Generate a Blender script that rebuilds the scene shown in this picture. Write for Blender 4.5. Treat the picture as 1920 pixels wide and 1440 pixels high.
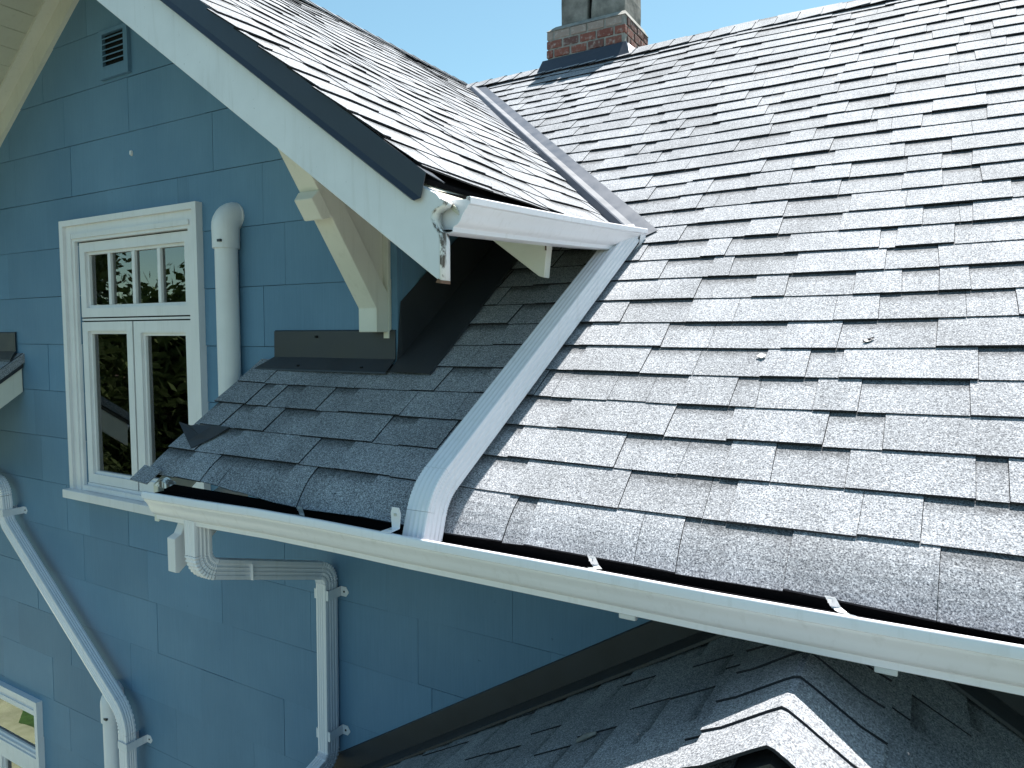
import bpy, math, random
from mathutils import Vector, Matrix
random.seed(7)
R_ = math.radians

for o in list(bpy.data.objects):
    bpy.data.objects.remove(o)
scene = bpy.context.scene
COL = scene.collection

# ------------------------------------------------------------------ camera
CAM = Vector((0.0, -2.3, 0.0))
pitch, yaw, roll = R_(3.89), R_(30.3), R_(0.03)
cp, sp, cy_, sy_ = math.cos(pitch), math.sin(pitch), math.cos(yaw), math.sin(yaw)
fwd = Vector((-sy_ * cp, cy_ * cp, -sp)); right = Vector((cy_, sy_, 0)); down = fwd.cross(right)
r2 = right * math.cos(roll) + down * math.sin(roll); d2 = -right * math.sin(roll) + down * math.cos(roll)
cam = bpy.data.cameras.new('camera'); camo = bpy.data.objects.new('camera', cam); COL.objects.link(camo)
cam.sensor_width = 36; cam.sensor_fit = 'HORIZONTAL'; cam.lens = 36 * 1330 / 1920
cam.clip_start = 0.05; cam.clip_end = 2000
m3 = Matrix((r2, -d2, -fwd)).transposed()
camo.matrix_world = Matrix.Translation(CAM) @ m3.to_4x4()
scene.camera = camo

# ------------------------------------------------------------------ sky, sun, exposure
SUN = Vector((0.115, 0.355, 1.0)).normalized()           # towards the sun
world = bpy.data.worlds.new('World'); scene.world = world; world.use_nodes = True
wn = world.node_tree.nodes
sky = wn.new('ShaderNodeTexSky'); sky.sky_type = 'NISHITA'; sky.sun_disc = False
sky.sun_elevation = math.asin(SUN.z); sky.sun_rotation = math.atan2(SUN.x, SUN.y)
sky.altitude = 50; sky.air_density = 1.0; sky.dust_density = 0.7; sky.ozone_density = 1.6
tint = wn.new('ShaderNodeMix'); tint.data_type = 'RGBA'; tint.blend_type = 'MULTIPLY'; tint.inputs[0].default_value = 1.0
tint.inputs[7].default_value = (0.84, 1.03, 0.87, 1)          # the camera's cool white balance, over the whole sky
world.node_tree.links.new(sky.outputs[0], tint.inputs[6])
world.node_tree.links.new(tint.outputs[2], wn['Background'].inputs[0])
wn['Background'].inputs[1].default_value = 0.087
sl = bpy.data.lights.new('sun', 'SUN'); sl.energy = 5.0; sl.angle = R_(0.53); sl.color = (1.0, 0.965, 0.90)
slo = bpy.data.objects.new('sun', sl); COL.objects.link(slo)
slo.rotation_euler = (-SUN).to_track_quat('-Z', 'Y').to_euler(); slo.location = (4, 8, 20)
scene.view_settings.view_transform = 'Standard'; scene.view_settings.look = 'None'
scene.view_settings.gamma = 1.0; scene.view_settings.use_curve_mapping = False
scene.view_settings.exposure = 1.3
scene.render.engine = 'CYCLES'

# ------------------------------------------------------------------ materials
def nt(name):
    m = bpy.data.materials.new(name); m.use_nodes = True
    t = m.node_tree
    return m, t.nodes, t.links, t.nodes['Principled BSDF']

def noise(N, L, scale, detail=3, vec=None, rough=0.55):
    n = N.new('ShaderNodeTexNoise'); n.inputs['Scale'].default_value = scale
    n.inputs['Detail'].default_value = detail; n.inputs['Roughness'].default_value = rough
    if vec is not None: L.new(vec, n.inputs['Vector'])
    return n

def ramp(N, L, src, stops):
    r = N.new('ShaderNodeValToRGB')
    e = r.color_ramp.elements
    while len(e) < len(stops): e.new(0.5)
    for el, (p, c) in zip(e, stops):
        el.position = p; el.color = (c[0], c[1], c[2], 1) if not isinstance(c, (int, float)) else (c, c, c, 1)
    L.new(src, r.inputs[0]); return r

def mixc(N, L, mode, fac, a, b):
    m = N.new('ShaderNodeMix'); m.data_type = 'RGBA'; m.blend_type = mode
    for sock, v in ((m.inputs[0], fac), (m.inputs[6], a), (m.inputs[7], b)):
        if hasattr(v, 'is_linked'): L.new(v, sock)
        elif isinstance(v, (int, float)): sock.default_value = v
        else: sock.default_value = (v[0], v[1], v[2], 1)
    return m.outputs[2]

def math_(N, L, op, a, b=None):
    m = N.new('ShaderNodeMath'); m.operation = op
    for s, v in zip(m.inputs, (a, b)):
        if v is None: continue
        if hasattr(v, 'is_linked'): L.new(v, s)
        else: s.default_value = v
    return m.outputs[0]

def wpos(N, L, scale=(1, 1, 1), rot=(0, 0, 0)):
    g = N.new('ShaderNodeNewGeometry'); mp = N.new('ShaderNodeMapping')
    mp.inputs['Scale'].default_value = scale; mp.inputs['Rotation'].default_value = rot
    L.new(g.outputs['Position'], mp.inputs['Vector']); return mp.outputs[0]

def bump(N, L, B, h, strength, dist):
    b = N.new('ShaderNodeBump'); b.inputs['Strength'].default_value = strength; b.inputs['Distance'].default_value = dist
    L.new(h, b.inputs['Height']); L.new(b.outputs[0], B.inputs['Normal'])

def mat_shingle(name='shingle_granules', bright=1.0):
    m, N, L, B = nt(name)
    P = wpos(N, L)
    uv = N.new('ShaderNodeUVMap'); uv.uv_map = 'UVMap'
    sx = N.new('ShaderNodeSeparateXYZ'); L.new(uv.outputs[0], sx.inputs[0])
    g1 = noise(N, L, 250, 3.0, P, 0.72)
    speck = ramp(N, L, g1.outputs[0], [(0.36, (0.040, 0.044, 0.057)), (0.45, (0.170, 0.177, 0.196)), (0.55, (0.270, 0.279, 0.302)), (0.70, (0.54, 0.552, 0.58))])
    g2 = noise(N, L, 95, 2.0, P, 0.6)
    sp2 = ramp(N, L, g2.outputs[0], [(0.3, 0.72), (0.5, 1.0), (0.7, 1.22)])
    c = mixc(N, L, 'MULTIPLY', 1.0, speck.outputs[0], sp2.outputs[0])
    big = noise(N, L, 3.1, 3, P)
    bg = ramp(N, L, big.outputs[0], [(0.3, 0.84), (0.7, 1.14)])
    c = mixc(N, L, 'MULTIPLY', 1.0, c, bg.outputs[0])
    wash = noise(N, L, 1.0, 4, wpos(N, L, (7.0, 0.55, 0.55)), 0.6)
    wr = ramp(N, L, wash.outputs[0], [(0.32, 0.88), (0.68, 1.09)])
    c = mixc(N, L, 'MULTIPLY', 1.0, c, wr.outputs[0])
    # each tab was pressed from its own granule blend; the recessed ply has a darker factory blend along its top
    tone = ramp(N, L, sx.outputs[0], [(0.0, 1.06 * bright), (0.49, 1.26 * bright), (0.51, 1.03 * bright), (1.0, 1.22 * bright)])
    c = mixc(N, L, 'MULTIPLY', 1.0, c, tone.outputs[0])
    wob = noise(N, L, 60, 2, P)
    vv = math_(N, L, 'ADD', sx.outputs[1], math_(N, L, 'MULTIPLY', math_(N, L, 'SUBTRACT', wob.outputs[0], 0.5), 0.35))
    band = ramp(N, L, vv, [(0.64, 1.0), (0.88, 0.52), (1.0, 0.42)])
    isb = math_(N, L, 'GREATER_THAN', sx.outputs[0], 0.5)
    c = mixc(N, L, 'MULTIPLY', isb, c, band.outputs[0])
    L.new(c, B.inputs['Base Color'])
    B.inputs['Roughness'].default_value = 0.8; B.inputs['Specular IOR Level'].default_value = 0.22
    bump(N, L, B, g1.outputs[0], 0.55, 0.0025)
    return m

def mat_paint(name, col, rough=0.4, dirt=0.12, speck=False, spec=0.5):
    m, N, L, B = nt(name)
    P = wpos(N, L)
    n1 = noise(N, L, 5, 4, P); n2 = noise(N, L, 48, 4, P, 0.7)
    r1 = ramp(N, L, n1.outputs[0], [(0.3, 1 - dirt), (0.7, 1.0)])
    c = mixc(N, L, 'MULTIPLY', 1.0, col, r1.outputs[0])
    bmp = 0.012 if rough < 0.3 else 0.12
    st = noise(N, L, 1.0, 4, wpos(N, L, (38, 38, 3.0)), 0.65)
    rs = ramp(N, L, st.outputs[0], [(0.30, (0.80, 0.79, 0.76)), (0.46, (1, 1, 1))])
    c = mixc(N, L, 'MULTIPLY', 0.35, c, rs.outputs[0])
    if speck:
        r2 = ramp(N, L, n2.outputs[0], [(0.26, 0.35), (0.33, 1.0)])
        c = mixc(N, L, 'MULTIPLY', 0.8, c, r2.outputs[0])
    L.new(c, B.inputs['Base Color'])
    rv = 0.01 if rough < 0.3 else 0.06
    rr = ramp(N, L, n2.outputs[0], [(0.3, max(0.05, rough - rv)), (0.7, rough + 1.6 * rv)])
    L.new(rr.outputs[0], B.inputs['Roughness'])
    B.inputs['Specular IOR Level'].default_value = spec
    bump(N, L, B, n2.outputs[0], bmp, 0.002)
    return m

def mat_siding():
    m, N, L, B = nt('blue_siding')
    P = wpos(N, L, (55, 55, 1.6)); g = noise(N, L, 3.0, 4, P, 0.7)
    P2 = wpos(N, L); n1 = noise(N, L, 2.2, 4, P2); n3 = noise(N, L, 33, 3, P2)
    uv = N.new('ShaderNodeUVMap'); uv.uv_map = 'UVMap'
    sx = N.new('ShaderNodeSeparateXYZ'); L.new(uv.outputs[0], sx.inputs[0])
    tone = ramp(N, L, sx.outputs[0], [(0, 0.93), (1, 1.07)])
    col = ramp(N, L, n1.outputs[0], [(0.3, (0.103, 0.210, 0.328)), (0.7, (0.130, 0.247, 0.370))])
    c = mixc(N, L, 'MULTIPLY', 1, col.outputs[0], tone.outputs[0])
    gr = ramp(N, L, g.outputs[0], [(0.3, 0.93), (0.7, 1.05)])
    c = mixc(N, L, 'MULTIPLY', 1, c, gr.outputs[0])
    spk = ramp(N, L, n3.outputs[0], [(0.21, 0.45), (0.26, 1.0)])
    c = mixc(N, L, 'MULTIPLY', 0.7, c, spk.outputs[0])
    L.new(c, B.inputs['Base Color']); B.inputs['Roughness'].default_value = 0.55
    B.inputs['Specular IOR Level'].default_value = 0.35
    bump(N, L, B, g.outputs[0], 0.35, 0.002)
    return m

def mat_weathered(name, col, streak, rough=0.7, axis=(30, 30, 4)):
    m, N, L, B = nt(name)
    P = wpos(N, L, axis); n = noise(N, L, 1.0, 5, P, 0.7)
    n2 = noise(N, L, 14, 5, wpos(N, L), 0.7)
    f = ramp(N, L, n.outputs[0], [(0.46, 1), (0.55, 0)])
    f2 = ramp(N, L, n2.outputs[0], [(0.48, 1), (0.56, 0)])
    ff = mixc(N, L, 'MULTIPLY', 1.0, f.outputs[0], f2.outputs[0])
    c = mixc(N, L, 'MIX', ff, col, streak)
    L.new(c, B.inputs['Base Color']); B.inputs['Roughness'].default_value = rough
    bump(N, L, B, n2.outputs[0], 0.35, 0.004)
    return m

def mat_metal_paint(name, col, rough=0.35, metallic=0.0, spec=0.5):
    m, N, L, B = nt(name)
    n2 = noise(N, L, 9, 4, wpos(N, L))
    r = ramp(N, L, n2.outputs[0], [(0.3, 0.85), (0.7, 1.1)])
    L.new(mixc(N, L, 'MULTIPLY', 1, col, r.outputs[0]), B.inputs['Base Color'])
    rr = ramp(N, L, n2.outputs[0], [(0.3, rough), (0.7, rough + 0.15)]); L.new(rr.outputs[0], B.inputs['Roughness'])
    B.inputs['Metallic'].default_value = metallic; B.inputs['Specular IOR Level'].default_value = spec
    bump(N, L, B, n2.outputs[0], 0.15, 0.01)
    return m

def mat_brick(name='old_brick'):
    m, N, L, B = nt(name)
    uv = N.new('ShaderNodeUVMap'); uv.uv_map = 'UVMap'
    sx = N.new('ShaderNodeSeparateXYZ'); L.new(uv.outputs[0], sx.inputs[0])
    col = ramp(N, L, sx.outputs[0], [(0, (0.16, 0.052, 0.040)), (0.5, (0.21, 0.075, 0.055)), (0.8, (0.10, 0.055, 0.05)), (1, (0.27, 0.22, 0.195))])
    n = noise(N, L, 26, 5, wpos(N, L), 0.7)
    w = ramp(N, L, n.outputs[0], [(0.52, 0), (0.68, 0.7)])
    c = mixc(N, L, 'MIX', w.outputs[0], col.outputs[0], (0.42, 0.39, 0.36))
    L.new(c, B.inputs['Base Color']); B.inputs['Roughness'].default_value = 0.9
    bump(N, L, B, n.outputs[0], 0.6, 0.008); return m

def mat_stone(name, c0, c1, scale=12, rough=0.9, bmp=0.5):
    m, N, L, B = nt(name)
    n = noise(N, L, scale, 6, wpos(N, L), 0.65); n2 = noise(N, L, scale * 0.2, 3, wpos(N, L))
    c = ramp(N, L, n.outputs[0], [(0.3, c0), (0.7, c1)])
    r = ramp(N, L, n2.outputs[0], [(0.3, 0.7), (0.7, 1.15)])
    L.new(mixc(N, L, 'MULTIPLY', 1, c.outputs[0], r.outputs[0]), B.inputs['Base Color'])
    B.inputs['Roughness'].default_value = rough; bump(N, L, B, n.outputs[0], bmp, 0.006); return m

def mat_glass():
    m, N, L, B = nt('window_glass'); N.remove(B)
    out = [n for n in N if n.type == 'OUTPUT_MATERIAL'][0]
    fr = N.new('ShaderNodeFresnel'); fr.inputs[0].default_value = 2.7
    tr = N.new('ShaderNodeBsdfTransparent'); tr.inputs[0].default_value = (0.62, 0.68, 0.66, 1)
    gl = N.new('ShaderNodeBsdfGlossy'); gl.inputs['Roughness'].default_value = 0.004
    nz = noise(N, L, 1.3, 1, wpos(N, L)); b = N.new('ShaderNodeBump'); b.inputs['Strength'].default_value = 0.05; b.inputs['Distance'].default_value = 0.05
    L.new(nz.outputs[0], b.inputs['Height']); L.new(b.outputs[0], gl.inputs['Normal'])
    mx = N.new('ShaderNodeMixShader'); L.new(fr.outputs[0], mx.inputs[0]); L.new(tr.outputs[0], mx.inputs[1]); L.new(gl.outputs[0], mx.inputs[2])
    L.new(mx.outputs[0], out.inputs[0]); return m

def mat_leaf(name, c0, c1):
    m, N, L, B = nt(name)
    n = noise(N, L, 1.7, 4, wpos(N, L)); c = ramp(N, L, n.outputs[0], [(0.35, c0), (0.65, c1)])
    L.new(c.outputs[0], B.inputs['Base Color']); B.inputs['Roughness'].default_value = 0.55
    return m

M = dict(
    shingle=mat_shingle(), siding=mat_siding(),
    felt=mat_metal_paint('black_underlay', (0.006, 0.006, 0.007), 0.9, 0.0, 0.05),
    cut_edge=mat_metal_paint('asphalt_cut_edge', (0.030, 0.031, 0.036), 0.9, 0.0, 0.1),
    white=mat_paint('white_gutter_enamel', (0.83, 0.815, 0.86), 0.24, 0.04),
    white_pvc=mat_paint('white_plastic', (0.78, 0.78, 0.82), 0.38, 0.10),
    trim=mat_paint('white_window_paint', (0.80, 0.78, 0.80), 0.45, 0.08),
    barge=mat_paint('white_barge_paint', (0.77, 0.78, 0.82), 0.55, 0.10, speck=True),
    barge_end=mat_weathered('peeling_white_paint', (0.78, 0.79, 0.78), (0.10, 0.085, 0.07)),
    cream=mat_paint('cream_trim_paint', (0.74, 0.725, 0.655), 0.55, 0.10),
    soffit=mat_paint('cream_soffit_paint', (0.60, 0.59, 0.50), 0.6, 0.10),
    wood=mat_weathered('bare_brown_wood', (0.16, 0.085, 0.05), (0.05, 0.03, 0.02)),
    dark=mat_metal_paint('dark_charcoal_metal', (0.030, 0.033, 0.040), 0.38),
    navy=mat_metal_paint('dark_navy_metal', (0.020, 0.027, 0.043), 0.34),
    valley=mat_metal_paint('grey_valley_metal', (0.062, 0.070, 0.094), 0.40, 0.0),
    zinc=mat_metal_paint('galvanised_steel', (0.55, 0.57, 0.58), 0.35, 0.85),
    brick=mat_brick(), mortar=mat_stone('chalky_mortar', (0.20, 0.195, 0.18), (0.33, 0.32, 0.30), 30),
    stucco=mat_stone('grey_chimney_render', (0.09, 0.088, 0.08), (0.27, 0.26, 0.24), 9),
    glass=mat_glass(),
    room=mat_stone('dim_interior', (0.06, 0.055, 0.05), (0.10, 0.09, 0.08), 2, 0.9, 0.0),
    curtain=mat_stone('pale_blind', (0.22, 0.25, 0.24), (0.30, 0.32, 0.31), 4, 0.9, 0.0),
    grass=mat_stone('lawn', (0.060, 0.070, 0.038), (0.105, 0.115, 0.070), 18, 0.9, 0.8),
    mossy=mat_stone('mossy_paving', (0.30, 0.33, 0.19), (0.42, 0.44, 0.29), 9, 0.9, 0.3),
    lush=mat_stone('lush_grass', (0.030, 0.085, 0.016), (0.065, 0.15, 0.030), 18, 0.9, 0.8),
    concrete=mat_stone('concrete_paving', (0.34, 0.34, 0.29), (0.45, 0.45, 0.39), 7, 0.85, 0.2),
    bark=mat_stone('tree_bark', (0.05, 0.035, 0.025), (0.12, 0.09, 0.07), 14),
    leaf_a=mat_leaf('green_leaves', (0.06, 0.09, 0.03), (0.12, 0.17, 0.06)),
    leaf_b=mat_leaf('olive_leaves', (0.048, 0.072, 0.025), (0.10, 0.13, 0.042)),
    slot=mat_metal_paint('black_void', (0.004, 0.004, 0.004), 0.9),
    dropping=mat_stone('white_splash', (0.75, 0.75, 0.72), (0.85, 0.85, 0.83), 60),
)

# ------------------------------------------------------------------ object helpers
ORG = {}
class MB:
    """collects faces in world coordinates"""
    def __init__(s): s.v = []; s.f = []; s.uv = []; s.sm = []; s.mi = {}
    def face(s, pts, uv=None, smooth=False):
        i = len(s.v); s.v += [Vector(p) for p in pts]; s.f.append(list(range(i, i + len(pts))))
        s.uv.append(uv if uv else [(0.25, 0.3)] * len(pts)); s.sm.append(smooth)
    def box(s, x0, x1, y0, y1, z0, z1, uv=None):
        s.hexa([(x0, y0, z0), (x1, y0, z0), (x1, y1, z0), (x0, y1, z0)], [(x0, y0, z1), (x1, y0, z1), (x1, y1, z1), (x0, y1, z1)], uv)
    def hexa(s, lo, hi, uv=None):
        n = len(lo); u = uv if uv else (0.25, 0.3)
        s.face(list(reversed(lo)), [u] * n); s.face(hi, [u] * n)
        for i in range(n):
            j = (i + 1) % n
            s.face([lo[i], lo[j], hi[j], hi[i]], [u] * 4)
    def prism(s, pts, ext):
        e = Vector(ext); s.hexa([Vector(p) for p in pts], [Vector(p) + e for p in pts])
    def grid(s, rows, closed=False, smooth=True):
        """rows of points -> welded quad sheet"""
        base = len(s.v); n = len(rows[0])
        for r in rows: s.v += [Vector(p) for p in r]
        for i in range(len(rows) - 1):
            for j in range(n if closed else n - 1):
                k = (j + 1) % n
                s.f.append([base + i * n + j, base + i * n + k, base + (i + 1) * n + k, base + (i + 1) * n + j])
                s.uv.append([(0.25, 0.3)] * 4); s.sm.append(smooth)
    def cap(s, pts, flip=False):
        s.face(list(reversed(pts)) if flip else pts)
    def build(s, name, mat, parent=None, bevel=0, solid=0, auto=None, subd=0):
        xs = [v.x for v in s.v]; ys = [v.y for v in s.v]; zs = [v.z for v in s.v]
        c = Vector(((min(xs) + max(xs)) / 2, (min(ys) + max(ys)) / 2, min(zs)))
        me = bpy.data.meshes.new(name)
        me.from_pydata([v - c for v in s.v], [], s.f)
        ul = me.uv_layers.new(name='UVMap'); k = 0
        data = []
        for fu in s.uv:
            for u in fu: data += [u[0], u[1]]
        ul.data.foreach_set('uv', data)
        me.polygons.foreach_set('use_smooth', s.sm)
        me.materials.append(mat)
        if s.mi:
            me.materials.append(M['cut_edge'])
            for k_ in s.mi: me.polygons[k_].material_index = 1
        o = bpy.data.objects.new(name, me); COL.objects.link(o)
        ORG[o] = c
        if parent is not None:
            o.parent = parent; o.location = c - ORG[parent]
        else: o.location = c
        if solid:
            md = o.modifiers.new('thick', 'SOLIDIFY'); md.thickness = solid; md.offset = 0
        if bevel:
            md = o.modifiers.new('edge', 'BEVEL'); md.width = bevel; md.segments = 2; md.limit_method = 'ANGLE'; md.angle_limit = R_(35)
        if solid or bevel or auto:
            pass
        return o

def weld(o):
    import bmesh
    bm = bmesh.new(); bm.from_mesh(o.data); bmesh.ops.remove_doubles(bm, verts=bm.verts, dist=1e-5)
    bmesh.ops.recalc_face_normals(bm, faces=bm.faces); bm.to_mesh(o.data); bm.free()
    return o

def empty(name, loc, label=None, cat=None, group=None, parent=None):
    o = bpy.data.objects.new(name, None); COL.objects.link(o); o.empty_display_size = 0.2
    ORG[o] = Vector(loc)
    if parent is not None: o.parent = parent; o.location = Vector(loc) - ORG[parent]
    else: o.location = loc
    return tag(o, label, cat, group)

def tag(o, label=None, cat=None, group=None, kind=None):
    if label: o['label'] = label
    if cat: o['category'] = cat
    if group: o['group'] = group
    if kind: o['kind'] = kind
    return o

def box(name, mat, parent, b, bevel=0):
    m = MB(); m.box(*b); o = m.build(name, mat, parent); 
    if bevel:
        weld(o); md = o.modifiers.new('edge', 'BEVEL'); md.width = bevel; md.segments = 2; md.limit_method = 'ANGLE'
    return o

def poly(name, mat, parent, pts, ext, bevel=0):
    m = MB(); m.prism(pts, ext); o = m.build(name, mat, parent); weld(o)
    if bevel:
        md = o.modifiers.new('edge', 'BEVEL'); md.width = bevel; md.segments = 2; md.limit_method = 'ANGLE'
    return o

def sweep(m, prof, path, ref, scales=None, caps=True, closed=True, smooth=True):
    ref = Vector(ref).normalized(); path = [Vector(p) for p in path]; rows = []
    for i, p in enumerate(path):
        a = path[max(i - 1, 0)]; b = path[min(i + 1, len(path) - 1)]
        t = (b - a).normalized(); u = ref.cross(t).normalized(); v = t.cross(u).normalized()
        k = 1.0
        if 0 < i < len(path) - 1:
            t0 = (p - a).normalized(); c = max(0.3, t0.dot(t)); k = 1 / c
        s = scales[i] if scales else 1.0
        rows.append([p + u * (q[0] * s * k) + v * (q[1] * s) for q in prof])
    m.grid(rows, closed, smooth)
    if caps and closed:
        m.cap(rows[0], True); m.cap(rows[-1])
    return rows

def arc(p0, p1, p2, r, n=10):
    """round the corner p1 of the polyline p0-p1-p2"""
    p0, p1, p2 = Vector(p0), Vector(p1), Vector(p2)
    a = (p0 - p1).normalized(); b = (p2 - p1).normalized()
    th = math.acos(max(-1, min(1, a.dot(b)))); d = r / math.tan(th / 2)
    s = p1 + a * d; bis = (a + b).normalized(); c = p1 + bis * (r / math.sin(th / 2))
    v0 = s - c; v1 = p1 + b * d - c; ang = v0.angle(v1); ax = v0.cross(v1).normalized(); out = []
    for i in range(n + 1):
        out.append(c + Matrix.Rotation(ang * i / n, 3, ax) @ v0)
    return out

# ------------------------------------------------------------------ shape of the roofs
TP = math.tan(R_(36.5)); CP = math.cos(R_(36.5)); SP = math.sin(R_(36.5))
def zmain(y): return -0.0988 + TP * y
NM = Vector((0, -SP, CP))
def sm(t): t = max(0, min(1, t)); return t * t * (3 - 2 * t)
XR = -3.77                                     # dormer ridge
def zdorm(x, y):
    ax = abs(x - XR)
    return 2.27 + 0.013 * y - 0.72 * ax + (0.03 - 0.012 * sm((y + 0.68) / 1.5)) * min(1, ax / 0.5)
ND = Vector((0.72, 0, 1)).normalized()
YB = -0.69                                     # outer face of the barge board
VB = Vector((-1.084, 0.716)); VT = Vector((-3.41, 2.99))
VD = (VT - VB).normalized(); VN = Vector((-VD.y, VD.x)) * -1    # points right (main roof side)
if VN.x < 0: VN = -VN
RIDGE_Y = 3.17
GROUND = -5.6

def clip(pts, n, d):
    out = []
    for i in range(len(pts)):
        a, b = pts[i], pts[(i + 1) % len(pts)]
        da = n.dot(Vector(a)) - d; db = n.dot(Vector(b)) - d
        if da >= 0: out.append(a)
        if (da > 0 > db) or (da < 0 < db):
            t = da / (da - db); out.append((a[0] + (b[0] - a[0]) * t, a[1] + (b[1] - a[1]) * t))
    return out

def project(p):
    q = Vector(p) - CAM; zc = q.dot(fwd)
    if zc < 0.1: return None
    return (q.dot(r2) / zc * 1330 + 960, q.dot(d2) / zc * 1330 + 720)

def screen_area(pts):
    pr = []
    for p in pts:
        q = project(p)
        if q is None: return 0
        pr.append((min(1920, max(0, q[0])), min(1440, max(0, q[1]))))
    return abs(sum(pr[i][0] * pr[(i + 1) % len(pr)][1] - pr[(i + 1) % len(pr)][0] * pr[i][1] for i in range(len(pr)))) / 2

# ------------------------------------------------------------------ ground
def ground():
    m = MB(); m.face([(-400, -400, GROUND), (400, -400, GROUND), (400, 400, GROUND), (-400, 400, GROUND)])
    tag(m.build('ground', M['grass']), kind='structure')
    m = MB(); m.face([(-16.0, -6.2, GROUND + 0.01), (-10.9, -3.6, GROUND + 0.01), (-9.6, -2.3, GROUND + 0.01), (-9.3, 0.5, GROUND + 0.01), (-16, 0.5, GROUND + 0.01)])
    m.face([(-9.3, -0.5, GROUND + 0.01), (-9.6, -2.3, GROUND + 0.01), (-8.4, -3.4, GROUND + 0.01), (9, -4.6, GROUND + 0.01), (9, -0.02, GROUND + 0.01), (-9.3, -0.02, GROUND + 0.01)])
    tag(m.build('pavement', M['concrete']), kind='structure')
    m = MB(); m.face([(x, y, GROUND + 0.018) for x, y in ((-11.75, -2.98), (-11.15, -2.62), (-10.55, -2.66), (-10.30, -3.5), (-11.5, -3.7))])
    tag(m.build('grass_patch', M['lush']), kind='structure')
    m = MB(); m.face([(x, y, GROUND + 0.014) for x, y in ((-14.0, -4.4), (-9.5, -2.5), (-9.3, -1.2), (-14.0, -1.2))])
    tag(m.build('path', M['mossy']), kind='structure')
ground()

HOUSE = empty('house', (-3.0, 0.0, GROUND), 'blue clapboard house with grey shingled roofs, white trim and a steep front gable', 'house')

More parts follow.
